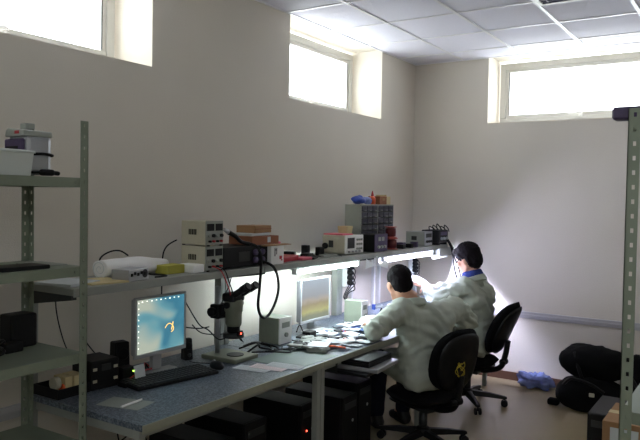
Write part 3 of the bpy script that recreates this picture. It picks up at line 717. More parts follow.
# microscope
t = thing('stereo_microscope', 'dark stereo microscope with twin eyepieces on a pillar stand', 'microscope', (.47, 2.905, D))
MB().box((-.12, -.10, 0), (.13, .10, .024)).build('base_plate', SCOPE, t, bevel=.006)
MB().cyl((.045, 0, .024), (.045, 0, .028), .048, n=28).build('stage_plate', BLACK, t)
MB().cyl((-.07, -.02, .024), (-.07, -.02, .40), .014).build('pillar', SILVER, t)
MB().box((-.10, -.055, .22), (-.035, .02, .30)).box((-.07, -.03, .23), (-.005, .03, .30)).build('focus_block', BLACK, t, bevel=.008)
for s in (-1, 1): MB().lathe([(.024, 0), (.026, .006), (.026, .026), (.02, .032)], (-.07, -.055 if s < 0 else .02, .26), (0, s, 0)).build('focus_knob', BLACK, t)
b = MB(); M0 = Matrix.Translation((.03, 0, .27))
b.lathe([(.040, -.085), (.046, -.07), (.046, -.01), (.052, .0), (.052, .05), (.044, .062)], (.03, 0, .27)); b.build('zoom_body', SCOPE, t)
MB().lathe([(.03, 0), (.036, .01), (.036, .035), (.04, .04)], (.03, 0, .145)).build('objective', BLACK, t)
MB().lathe([(.044, 0), (.060, .004), (.060, .026), (.046, .03)], (.03, 0, .118)).build('ring_light', DARKMETAL, t)
MB().ell((.093, -.012, .150), (.004, .005, .005), nu=10, nv=6).build('red_light', LEDR, t)
MB().cbox((.085, -.012, .15), (.015, .04, .03)).build('lamp_switch', BLACK, t, bevel=.003)
MB().cbox((.025, 0, .345), (.09, .105, .05)).build('binocular_housing', BLACK, t, bevel=.015)
for s in (-1, 1):
    MB().cyl((.03, s * .03, .345), (.115, s * .034, .395), .018).cyl((.115, s * .034, .395), (.15, s * .035, .416), .021).lathe([(.021, 0), (.023, .008), (.019, .014)], (.15, s * .035, .416), (.86, 0, .5)).build('eyepiece', BLACK, t)
    MB().lathe([(.016, 0), (.018, .004), (.018, .016), (.014, .02)], (.03, s * .05, .305), (0, s, 0), 16).build('zoom_knob', BLACK, t)
MB().tube(smooth_path([(.03, -.05, .13), (.0, -.09, .12), (-.05, -.12, .17), (-.10, -.13, .19), (-.15, -.14, .25), (-.22, -.13, .32)]), .0035, 6).tube(smooth_path([(-.02, .05, .2), (-.08, .07, .12), (-.14, -.06, .13), (-.19, -.10, .18)]), .003, 6).build('lamp_cable', RUBBER, t)
cable([(.50, 3.02, D + .01), (.53, 3.09, D + .05), (.50, 3.15, D + .02), (.54, 3.2, D + .008), (.48, 3.26, D + .008), (.42, 3.2, D + .03), (.40, 3.12, D + .02)], .006, 'thick black cable tangle right of the microscope')
cable([(.42, 3.05, D + .02), (.47, 3.13, D + .045), (.45, 3.21, D + .03), (.52, 3.27, D + .006), (.58, 3.22, D + .006), (.56, 3.12, D + .01)], .005, 'black lead looped on the bench beyond the microscope')
for k, pts in enumerate(([(.46, 3.5, .008), (.58, 3.42, .02), (.66, 3.50, .01), (.60, 3.6, .012)], [(.56, 3.2, .008), (.66, 3.28, .016), (.60, 3.36, .02), (.70, 3.44, .012), (.64, 3.52, .03)],
        [(.55, 3.30, .006), (.62, 3.22, .012), (.70, 3.30, .01), (.74, 3.40, .02), (.66, 3.44, .03)], [(.50, 3.07, .006), (.62, 3.10, .02), (.68, 3.20, .008), (.60, 3.30, .008), (.67, 3.36, .02)], [(.43, 3.62, .03), (.40, 3.70, .06), (.47, 3.66, .02), (.55, 3.70, .03)])):
    cable([(x, y, D + z) for x, y, z in pts], .0042, 'thin dark cable snaking among the clutter between microscope and second monitor', group='dark cables in the bench clutter')
# green mat, papers
boxthing('bench_mat', 'thin grey-green mat on the bench end under the printed sheets', 'mat', (.60, 2.93, D - .0005), (.925, 3.32, D + .001), GREENM, bevel=0)
for k, (x, y, rz, m, lab) in enumerate([(.73, 2.79, .12, PAPER, 'nearest of three printed sheets in a row on the bench'), (.785, 2.86, .12, PINKP, 'middle of three printed sheets in a row on the bench'), (.835, 2.935, .12, PAPER, 'farthest of three printed sheets in a row on the bench')]):
    t = thing('paper_sheet', lab, 'paper', (x, y, D + .0014 + .0008 * k), rz)
    MB().box((-.10, -.045, 0), (.10, .045, .0006)).build('sheet', m, t)
    b = MB()
    for r in range(5): b.box((-.085, -.036 + r * .016, .0006), (.05 + .03 * (r % 2), -.033 + r * .016, .0008))
    b.build('printed_lines', GREYPL, t)
# box units on the bench
def unit(lab, x0, x1, y0, y1, h, rz=0):
    t = thing('control_unit', lab, 'device', ((x0 + x1) / 2, (y0 + y1) / 2, D), rz); hx = (x1 - x0) / 2; hy = (y1 - y0) / 2
    MB().box((-hx, -hy, .005), (hx - .008, hy, h)).build('case', mat('unit_green_grey', (146, 154, 138), .5, var=.05), t, bevel=.004)
    MB().box((hx - .008, -hy, .004), (hx, hy, h + .001)).build('front_panel', WHITE, t, bevel=.002)
    MB().cyl((hx, .0, h * .35), (hx + .012, .0, h * .35), .014, n=16).build('knob', GREYPL, t)
    MB().box((hx, -hy * .6, h * .62), (hx + .002, hy * .6, h * .82)).build('display', GREYPL, t)
    for sx in (-1, 1):
        for sy in (-1, 1): MB().cyl((sx * hx * .8, sy * hy * .7, 0), (sx * hx * .8, sy * hy * .7, .006), .008, n=8).build('foot', RUBBER, t)
    return t
unit('grey-green station box on the bench left of the second monitor', .345, .505, 3.33, 3.46, .165)
unit('grey-green station box on the bench by the leaning person', .40, .55, 4.27, 4.355, .163)
# clutter on the middle and far benches
rr = random.Random(11)
papers = [(.86, 3.60, .1), (.60, 3.46, .4), (.88, 3.72, -.3), (.68, 3.50, -.6), (.58, 3.85, .7), (.72, 3.68, 1.1), (.85, 3.85, .2), (.55, 4.15, .3), (.70, 3.62, .2), (.55, 3.56, -.3), (.80, 3.66, .5), (.62, 3.74, .1), (.52, 3.70, .9), (.75, 3.80, -.4), (.66, 3.93, .3), (.56, 4.03, -.2), (.64, 4.16, .6), (.80, 3.52, .0)]
for k, (x, y, rz) in enumerate(papers):
    w, l = rr.choice([(.16, .11), (.12, .08), (.09, .13)])
    b = MB(); n = 8; g = [[b.bm.verts.new(((i / n - .5) * w, (j / n - .5) * l, .004 + .007 * noise.noise(V((i * .4 + k * 3, j * .4, k))) + .0035)) for j in range(n + 1)] for i in range(n + 1)]
    for i in range(n):
        for j in range(n): b.bm.faces.new((g[i][j], g[i + 1][j], g[i + 1][j + 1], g[i][j + 1])).smooth = True
    o = b.build('paper_sheet', PAPER, loc=(x, y, D + .0016 * k)); o.rotation_euler = (0, 0, rz)
    md = o.modifiers.new('thick', 'SOLIDIFY'); md.thickness = .0006; md.offset = 1
    tag(o, 'crumpled white sheet in the heap of papers on the middle bench', 'paper', 'loose sheets on the middle bench')
smalls = []
for k in range(45):
    x = rr.uniform(.48, .84); y = rr.uniform(3.30, 4.15)
    if x < .6 and y < 3.5 or (x < .53 and y > 3.55): x += .14
    if k > 36: x, y = rr.uniform(.62, .86), rr.uniform(3.33, 3.55)
    kind = k % 5; rz = rr.uniform(0, 3)
    zz = D + .017
    if kind == 0: o = MB().box((-.03, -.05, 0), (.03, .05, .0016)).box((-.02, -.03, .0016), (0, -.01, .006)).box((.005, .0, .0016), (.022, .03, .005)).build('circuit_board', PCB if k % 2 else PCBB); lab, cat, gr = 'small bare circuit board among the papers on the middle bench', 'circuit board', 'boards among the bench papers'
    elif kind == 1: o = MB().box((-.022, -.045, 0), (.022, .045, .014)).build('mobile_phone', BLACK if k % 2 else GREYPL, bevel=.005); lab, cat, gr = 'opened handset among the papers on the middle bench', 'phone', 'handsets among the bench papers'
    elif kind == 2: o = MB().cap((0, -.07, .005), (0, .02, .005), .005).cap((0, .02, .005), (0, .07, .005), .0022).build('screwdriver', ORANGE if k % 2 else BLUE); lab, cat, gr = 'small screwdriver lying among the papers on the middle bench', 'screwdriver', 'screwdrivers among the bench papers'
    elif kind == 3: o = MB().box((-.03, -.035, 0), (.03, .035, .012)).build('parts_bag', CLEAR, bevel=.005); lab, cat, gr = 'small translucent parts bag among the papers on the middle bench', 'bag', 'parts bags among the bench papers'
    else: o = MB().tube(smooth_path([(0, -.07, .004), (.03, -.02, .012), (-.02, .03, .006), (.02, .08, .004)], 6), .003, 6).build('test_lead', RUBBER); lab, cat, gr = 'short black lead lying among the papers on the middle bench', 'lead', 'leads among the bench papers'
    o.location = (x, y, zz); o.rotation_euler = (0, 0, rz); tag(o, lab, cat, gr)
t = thing('component_case', 'flat grey lidded case at the bench edge before the papers', 'case', (.76, 3.385, D), .35)
MB().box((-.06, -.075, 0), (.06, .075, .026)).build('case_body', GREYPL, t, bevel=.003); MB().box((-.061, -.076, .0265), (.061, .076, .036)).build('lid', SILVER, t, bevel=.003)
boxthing('component_case', 'narrow grey case lying behind the flat lidded case', 'case', (.60, 3.42, D), (.655, 3.60, D + .03), GREYPL, bevel=.003, rz=-.2)
boxthing('charger', 'black charger block on the bench left of the second monitor', 'adapter', (.50, 3.58, D + .004), (.56, 3.66, D + .05), BLACK, bevel=.006)
# power strips on the back uprights
def strip(x, y, z0, z1, lab):
    t = thing('power_strip', lab, 'power strip', (x, y, z0))
    MB().box((-.02, -.028, 0), (.02, .028, z1 - z0)).build('strip_body', WHITE, t, bevel=.004)
    n = 5
    for k in range(n): MB().lathe([(.021, 0), (.022, .03), (.014, .036), (.008, .05)], (.02, 0, .035 + k * (z1 - z0 - .07) / (n - 1)), (1, 0, -.2), 14).build('plug', BLACK if k != 4 else GREYPL, t)
    b = MB()
    for k in range(n - 1):
        zz = .035 + k * (z1 - z0 - .07) / (n - 1); b.tube(smooth_path([(.07, 0, zz - .01), (.09, -.02, zz - .05), (.05, -.05 - .02 * k, -.05), (.03, -.05, -.16 + .02 * k)]), .0035, 6)
    b.build('plug_lead', RUBBER, t)
strip(.24, 4.56, .97, 1.20, 'vertical power strip full of black plugs behind the second monitor')
strip(.22, 5.78, .97, 1.17, 'vertical power strip with black plugs near the back corner')
for k, (y, w) in enumerate(((5.02, .035), (5.42, .03), (5.52, .03))):
    o = MB().box((0, -w / 2, .66), (.03, w / 2, 1.2)).build('cable_duct', WHITE, loc=(.0005, y, 0), bevel=.003); tag(o, ['wide white cable duct on the wall by the leaning person', 'white cable duct nearest the back corner but one', 'white cable duct on the wall nearest the back corner'][k], 'cable duct')
t = thing('paper_bow', 'white bow-shaped paper tag hanging under the shelf between the lamps', 'tag', (.530, 4.52, 1.166), -.7)
for s in (-1, 1): MB().prism([(0, -.008), (s * .085, .04), (s * .09, -.035), (s * .04, -.018)], 'x', -.002, .002).build('wing', WHITE, t)
MB().cyl((0, 0, .0), (-.0, 0, .06), .003, n=8).build('hanger', WHITE, t)
# items at the far bench
t = thing('work_clamp', 'small work stand with clamps and bright parts by the leaning person', 'tool', (.62, 4.44, D))
MB().box((-.04, -.04, 0), (.04, .04, .012)).build('stand_base', DARKMETAL, t, bevel=.003); MB().cyl((0, 0, .012), (0, 0, .13), .006).build('stand_post', SILVER, t)
MB().cyl((-.05, -.03, .11), (.05, .03, .12), .005).build('stand_arm', SILVER, t)
for s in (-1, 1): MB().cbox((s * .05, s * .03, .11), (.025, .018, .04)).build('clamp', BLUE if s < 0 else SILVER, t, bevel=.003)
bag('plastic_bag', 'white crumpled bag on the bench just past the sleeve of the leaning person', 'bag', (.64, 4.24, D), (.08, .09, .038), WHITE, 8)
t = thing('spray_bottle', 'small black bottle standing behind the white crumpled bag', 'bottle', (.66, 4.36, D))
MB().lathe([(.018, 0), (.02, .005), (.02, .07), (.01, .085)]).build('bottle_body', BLACK, t); MB().lathe([(.011, .085), (.011, .10), (.004, .12)]).build('cap', RUBBER, t)
for k, (x, y) in enumerate([(.55, 4.68), (.72, 4.75), (.6, 5.0), (.75, 5.1), (.62, 5.35), (.8, 4.95)]):
    o = MB().box((-.09, -.065, 0), (.09, .065, .0012)).build('paper_sheet', PAPER, loc=(x, y, D + .0014 * k)); o.rotation_euler = (0, 0, k * .7); tag(o, 'white sheet on the far bench beyond the leaning person', 'paper', 'sheets on the far bench')
o = boxthing('parts_tray', 'shallow white parts tray on the far bench', 'tray', (.40, 4.95, D), (.55, 5.2, D + .05), WHITE, bevel=.006)
boxthing('blue_box', 'small blue box at the hands of the person by the back wall', 'box', (.66, 5.20, D + .01), (.75, 5.28, D + .10), BLUE, bevel=.004)
# dangling cables behind the first bench
for k, (y, dx) in enumerate(((1.99, .02), (2.13, -.02))):
    cable([(.19, y, SZ - .02), (.15, y + .03, 1.1), (.13 + dx, y + .07, .95), (.16, y + .12, .84), (.22, y + .14, D + .02)], .003, ('thin black cable hanging below the shelf, nearest the rack', 'thin black cable hanging below the shelf, second from the rack')[k])
cable([(.2, 2.78, 1.10), (.13, 2.72, 1.06), (.16, 2.68, .98), (.2, 2.74, .93), (.3, 2.82, .91), (.36, 2.86, .92)], .0035, 'black cable kinked on the wall left of the microscope')
cable([(.24, 3.2, SZ - .04), (.2, 3.22, 1.12), (.17, 3.21, 1.0), (.2, 3.2, .87), (.3, 3.22, D + .02)], .003, 'thin dark lead hanging behind the grey-green box')
cable([(.28, 3.12, 1.12), (.24, 3.1, 1.0), (.26, 3.15, .9), (.33, 3.2, D + .02)], .003, 'thin lead dropping right of the microscope')
# under the bench
def tower(lab, x, y, rz=0, h=.42, z=.0, led=None, m=None):
    t = thing('computer_tower', lab, 'computer', (x, y, z), rz)
    MB().box((-.22, -.09, .012), (.20, .09, h)).build('case', m or BLACK, t, bevel=.004); MB().box((.20, -.092, .01), (.222, .092, h + .002)).build('front_panel', m or BLACK, t, bevel=.008)
    MB().box((.222, -.07, h - .08), (.224, .07, h - .04)).build('disc_drive', DARKMETAL, t); MB().cyl((.222, .03, h - .16), (.225, .03, h - .16), .010, n=12).build('power_button', SILVER, t)
    if led: MB().ell((.224, -.03, h - .16), (.004, .005, .005), nu=10, nv=6).build('power_light', led, t)
    for sx in (-1, 1):
        for sy in (-1, 1): MB().cyl((sx * .17, sy * .065, 0), (sx * .17, sy * .065, .013), .015, n=10).build('foot', RUBBER, t)
    return t
tower('black computer tower under the nearest bench, left of two', .50, 2.58)
tower('black computer tower under the nearest bench, right of two', .50, 2.84, h=.46)
tower('black computer tower with red light under the middle bench', .48, 3.38, led=LEDR)
tower('black computer tower added for darkness under the middle bench, between two others', .60, 3.66)  # added to darken the bare floor under the bench
tower('black computer tower under the middle bench, beside the person\'s legs', .56, 3.92, h=.45)  # second added tower, hides bright floor beside the legs
for k, (y, q) in enumerate(((2.05, 0), (2.25, .05), (2.42, -.04), (3.02, .03))):
    cable([(.22, y, D - .03), (.24, y + .04, .55 + q), (.20, y + .12, .35), (.25, y + .2, .12), (.32, y + .26, .006)], .004, ['black cable drooping under the bench, nearest the rack', 'black cable drooping under the bench, second from rack', 'black cable drooping left of the first tower', 'black cable drooping right of the second tower'][k])
cable([(.24, 1.95, .45), (.26, 2.2, .38), (.22, 2.5, .42), (.26, 2.8, .36), (.24, 3.1, .46)], .004, 'long black cable slung sideways below the nearest bench')
# laptops sticking out at the desk edge, on a pull-out board
t = thing('pull_out_shelf', 'narrow dark board pulled out from under the middle bench', 'shelf', (.90, 3.56, .635))
MB().box((-.20, -.19, 0), (.19, .19, .016)).build('board', BLACK, t, bevel=.002)
for s in (-1, 1): MB().box((-.20, s * .19, .0), (.0, s * .205, .089)).build('rail', DARKMETAL, t)
boxthing('laptop_computer', 'closed silver laptop on the pulled-out board, lowest of two', 'laptop', (.84, 3.42, .6515), (1.12, 3.74, .677), SILVER, bevel=.005, rz=.08)
t = thing('laptop_computer', 'closed black laptop on top of the silver laptop at the bench edge', 'laptop', (.965, 3.57, .678), .02)
MB().box((-.12, -.15, 0), (.11, .15, .024)).build('laptop_base', BLACK, t, bevel=.004); MB().box((-.12, -.15, .0245), (.11, .15, .040)).build('laptop_lid', BLACK, t, bevel=.004)
MB().cyl((-.119, -.1, .025), (-.119, .1, .025), .006, n=10).build('hinge', DARKMETAL, t)
# ------------------------------------------------------------------ floor things by the back wall
def blob(b, c, R, seed, amp=.03, fr=6, M=None):
    n0 = len(b.bm.verts); b.ell((0, 0, 0), R, nu=36, nv=24); b.bm.verts.ensure_lookup_table()
    for v in b.bm.verts[n0:]:
        d = v.co.normalized(); s = 1.0
        v.co = V([math.copysign(abs(v.co[i] / R[i]) ** .8 * R[i], v.co[i]) for i in range(3)])
        v.co += d * (amp * noise.noise(v.co * fr + V((seed, seed, 0))) + amp * .4 * noise.noise(v.co * fr * 3 + V((0, seed, 0))))
        v.co += V(c); v.co.z = max(v.co.z, 0)
    return b
t = thing('sports_bag', 'black bag slumped lowest in the heap by the back wall', 'bag', (1.86, 5.70, 0))
blob(MB(), (0, 0, .13), (.27, .17, .14), 2).build('bag_body', SOFTBLACK, t)
MB().tube(smooth_path([(-.2, -.1, .2), (-.12, -.19, .28), (.02, -.2, .26), (.12, -.18, .2)]), .012, 8).build('strap', RUBBER, t)
MB().cbox((.03, -.175, .17), (.04, .012, .03)).build('buckle', BEIGE, t, bevel=.004)
MB().box((-.34, -.05, 0), (-.25, .03, .05)).build('side_pocket', SOFTBLACK, t, bevel=.015)
t = thing('sports_bag', 'black backpack resting on the heap by the back wall', 'bag', (1.85, 5.76, .262))
blob(MB(), (0, 0, .11), (.25, .16, .14), 9).build('bag_body', SOFTBLACK, t)
MB().tube(smooth_path([(-.12, -.12, .2), (-.08, -.17, .1), (-.05, -.15, .0)]), .014, 8).build('strap', RUBBER, t)
MB().cbox((-.03, -.155, .14), (.016, .012, .016)).build('buckle', SILVER, t, bevel=.003)
t = thing('sports_bag', 'black bag at the right of the heap, behind the rack post', 'bag', (2.19, 5.86, 0))
blob(MB(), (0, 0, .22), (.13, .18, .24), 14).build('bag_body', SOFTBLACK, t)
MB().tube(smooth_path([(-.1, -.15, .36), (0, -.2, .25), (.05, -.19, .1)]), .013, 8).build('strap', RUBBER, t)
t = thing('bottle_pack', 'crumpled blue film pack lying on the floor by the back wall', 'bag', (1.30, 6.12, 0), .1)
blob(MB(), (0, 0, .06), (.15, .09, .065), 21, amp=.06, fr=16).build('film_bag', BLUEFILM, t)
blob(MB(), (.01, 0, .05), (.10, .05, .04), 3, amp=.015, fr=14).build('contents', BLUE, t)
t = thing('cardboard_box', 'brown cardboard box with white label on the floor left of the rack post', 'box', (2.55, 4.1, 0))
MB().box((-.29, -.2, 0), (.29, .2, .48)).build('box_body', CARD, t, bevel=.004)
MB().box((-.25, -.2008, .37), (-.11, -.2, .45)).build('white_label', PAPER, t)
MB().box((-.29, -.03, .4801), (.29, .03, .4812)).build('packing_tape', CARDPALE, t)
tower('black computer case standing on the floor beside the cardboard box', 2.215, 4.42, -math.pi / 2, h=.42)
# bundle on the right rack top
t = thing('rolled_film', 'dark purple roll end jutting past the right-hand rack post', 'roll', (2.585, 2.385, 1.9205))
MB().box((-.05, -.03, .0), (.20, .03, .042)).build('roll', PURPLE, t, bevel=.008)
MB().box((-.052, -.018, .008), (-.049, .018, .034)).build('roll_end', BLACK, t)

# ------------------------------------------------------------------ office chairs
def chair(lab, x, y, fwd, boff=.25, seat=.385, base_rot=0, tilt=.22, backh=.42, mark=0):
    rz = math.atan2(fwd[1], fwd[0])
    t = thing('office_chair', lab, 'chair', (x, y, 0), rz)
    MB().pad(.46, .46, .075, Matrix.Translation((0, 0, seat - .035)), bend=.12).build('seat', SOFTBLACK, t)
    MB().pad(.40, .40, .02, Matrix.Translation((0, 0, seat - .078)), pw=3.5).build('seat_pan', BLACK, t)
    c = V((-boff - .5 * backh * math.sin(tilt), 0, seat + .05 + .5 * backh * math.cos(tilt)))
    up = V((-math.sin(tilt), 0, math.cos(tilt))); nrm = V((math.cos(tilt), 0, math.sin(tilt))); sd = V((0, 1, 0))
    M = Matrix(((sd.x, up.x, nrm.x, c.x), (sd.y, up.y, nrm.y, c.y), (sd.z, up.z, nrm.z, c.z), (0, 0, 0, 1)))
    MB().pad(.42, backh, .075, M, bend=1.0, pw=2.5).build('backrest', SOFTBLACK, t)
    Mb = M @ Matrix.Translation((0, 0, -.038))
    bs = MB().pad(.36, backh * .92, .03, Mb, bend=1.0, pw=2.5).build('back_shell', BLACK, t)
    if mark:
        pts = []
        for k in range(46):
            a = k * .42; pts.append(Mb @ V((.02 + .035 * math.sin(a) + .012 * math.sin(2.3 * a), -.04 + .05 * math.cos(a * .73 + .5), -.018)))
        MB().tube(pts, .0022, 5).build('yellow_mark', YMARK, bs)
    b = MB().tube(smooth_path([(.0, 0, seat - .10), (-.14, 0, seat - .105), (-.27, 0, seat - .06), (-.31, 0, seat + .04), (-.33, 0, seat + .16)]), .022, 10)
    b.build('back_bracket', BLACK, t)
    MB().cyl((-.30, -.03, seat - .01), (-.30, .03, seat - .01), .028, n=16).cyl((-.315, .03, seat - .01), (-.315, .075, seat - .01), .018, n=12).build('tilt_knob', BLACK, t, bevel=.003)
    MB().box((-.12, -.09, seat - .13), (.10, .09, seat - .085)).build('mechanism', DARKMETAL, t, bevel=.008)
    MB().tube([(.02, -.08, seat - .11), (.03, -.2, seat - .11), (.035, -.25, seat - .105)], .006).build('lever', BLACK, t)
    MB().cyl((0, 0, .10), (0, 0, .24), .028).cyl((0, 0, .24), (0, 0, seat - .12), .018).build('gas_column', DARKMETAL, t)
    MB().lathe([(.04, .075), (.05, .085), (.05, .115), (.035, .13)]).build('hub', BLACK, t)
    for k in range(5):
        a = base_rot + k * 2 * math.pi / 5; d = V((math.cos(a), math.sin(a), 0)); s_ = V((-d.y, d.x, 0))
        b = MB(); rings = []
        for u, hw, z0, z1 in ((.03, .028, .075, .118), (.18, .024, .07, .105), (.30, .018, .062, .085), (.315, .012, .064, .080)):
            p = d * u; rings.append([b.bm.verts.new(p + s_ * hw + V((0, 0, z0))), b.bm.verts.new(p + s_ * hw * .7 + V((0, 0, z1))), b.bm.verts.new(p - s_ * hw * .7 + V((0, 0, z1))), b.bm.verts.new(p - s_ * hw + V((0, 0, z0)))])
        b.skin(rings, smooth=False); lg = b.build('leg', BLACK, t, bevel=.003)
        p = d * .295; b = MB()
        for q in (-1, 1): b.cyl(p + s_ * (q * .010) + V((0, 0, .027)), p + s_ * (q * .024) + V((0, 0, .027)), .027, n=18)
        b.cyl(p + V((0, 0, .03)), p + V((0, 0, .064)), .008, n=10).build('caster', RUBBER, lg)
    return t
C1 = V((1.075, 4.205, 0)); F1C = V((-.93, .36, 0)).normalized()
C2 = V((.975, 5.29, 0)); F2C = V((-1, .04, 0)).normalized()
chair('black office chair with yellow scribble on its back, under the leaning person', C1.x, C1.y, F1C, mark=1, base_rot=.5)
chair('black office chair farther back, under the person facing the wall corner', C2.x, C2.y, F2C, base_rot=-.257, boff=.205, tilt=.42, seat=.40, backh=.46)

# ------------------------------------------------------------------ people
def fuse(b, name, m, vox, parent=None, off=(0, 0, 0), smooth=4, fold=None):
    """one continuous skin over all the volumes in b"""
    bmesh.ops.recalc_face_normals(b.bm, faces=b.bm.faces)
    me = bpy.data.meshes.new('tmp'); b.bm.to_mesh(me); b.bm.free()
    o = bpy.data.objects.new('tmp', me); COL.objects.link(o)
    r = o.modifiers.new('r', 'REMESH'); r.mode = 'VOXEL'; r.voxel_size = vox
    s = o.modifiers.new('s', 'SMOOTH'); s.factor = .5; s.iterations = smooth
    dg = bpy.context.evaluated_depsgraph_get(); dg.update()
    me2 = bpy.data.meshes.new_from_object(o.evaluated_get(dg))
    bpy.data.objects.remove(o); bpy.data.meshes.remove(me)
    if fold:
        nrm = [v.normal.copy() for v in me2.vertices]
        for v, n in zip(me2.vertices, nrm): v.co += n * fold(v.co)
    for v in me2.vertices: v.co -= V(off)
    for p in me2.polygons: p.use_smooth = True
    me2.materials.clear(); me2.materials.append(m); me2.name = name
    q = bpy.data.objects.new(name, me2); COL.objects.link(q)
    if parent: q.parent = parent
    return q

def hand(b, w, d, n, th, curl=.5, s=1.0):
    """w wrist, d towards the fingers, n palm side normal, th thumb side"""
    d = V(d).normalized(); n = (V(n) - d * V(n).dot(d)).normalized(); th_ = d.cross(n)
    th = th_ if th_.dot(V(th)) > 0 else -th_
    for k, o_ in enumerate((-.030, -.010, .010, .030)):
        b.cap(w + th * o_ * .55 * s, w + d * .085 * s + th * o_ * s, .0150 * s, .0118 * s, 10)
    L = (.062, .076, .084, .076)
    for k, o_ in enumerate((-.031, -.0105, .0105, .031)):
        p = w + d * .085 * s + th * o_ * s; a = curl * .5
        dd = (d + th * o_ * 2.2).normalized()
        for j, f in enumerate((.45, .32, .25)):
            q = p + (dd * math.cos(a) + n * math.sin(a)) * L[k] * f * s
            b.cap(p, q, (.0092 - .0008 * j) * s, (.0086 - .0009 * j) * s, 9); p = q; a += curl * .75
    p = w + d * .022 * s + th * .026 * s; dd = (d * .72 + th * .62 + n * .32).normalized()
    q = p + dd * .042 * s; b.cap(p, q, .0135 * s, .011 * s, 9)
    q2 = q + (d * .86 + th * .15 + n * .48).normalized() * .032 * s; b.cap(q, q2, .0105 * s, .0095 * s, 9)
    b.cap(q2, q2 + (d * .9 + n * .45).normalized() * .024 * s, .0095 * s, .008 * s, 9)

def basis(f, u):
    f = V(f).normalized(); l = V(u).cross(f).normalized(); u = f.cross(l)
    return f, l, u

def head(b, c, f, u):
    """c head centre at eye height, f facing, u up"""
    f, l, u = basis(f, u); M = Matrix((f, l, u)).transposed()
    P = lambda x, y, z: c + f * x + l * y + u * z
    b.ell(P(-.008, 0, .035), (.098, .077, .088), M)
    b.ell(P(.022, 0, -.045), (.066, .058, .075), M)          # face
    b.cap(P(.052, -.014, -.098), P(.052, .014, -.098), .022)    # chin
    for s in (-1, 1):
        b.cap(P(-.01, s * .055, -.052), P(.04, s * .03, -.092), .022, .02)   # jaw
        b.ell(P(.062, s * .040, -.022), (.022, .022, .018), M)               # cheek bone
        b.cap(P(.074, s * .016, .022), P(.070, s * .046, .020), .0125, .010)  # brow
    b.cap(P(.082, 0, .012), P(.104, 0, -.026), .009, .0125)       # nose
    for s in (-1, 1): b.ell(P(.092, s * .011, -.034), (.011, .008, .008), M, 12, 8)
    b.cap(P(.079, -.018, -.060), P(.079, .018, -.060), .0085); b.cap(P(.076, -.016, -.074), P(.076, .016, -.074), .009)   # lips
    for s in (-1, 1):
        E = Matrix.Rotation(s * .35, 3, 'Z')
        b.ell(P(-.006, s * .080, -.008), (.020, .0085, .032), M @ E, 14, 10)
        b.ell(P(-.002, s * .077, -.030), (.010, .008, .013), M @ E, 12, 8)
    return f, l, u

def eyes(parent, c, f, u, off):
    f, l, u = basis(f, u); M = Matrix((f, l, u)).transposed()
    for s in (-1, 1):
        e = MB(); e.ell(c + f * .0815 + l * (s * .031) - u * .0 - V(off), (.009, .0125, .0065), M, 14, 10); e.build('eye', EYE, parent)

def leg(b, hip, knee, ankle, toe, inflate=0):
    b.cap(hip, knee, .085 + inflate, .058 + inflate); b.cap(knee, ankle, .056 + inflate, .038 + inflate)

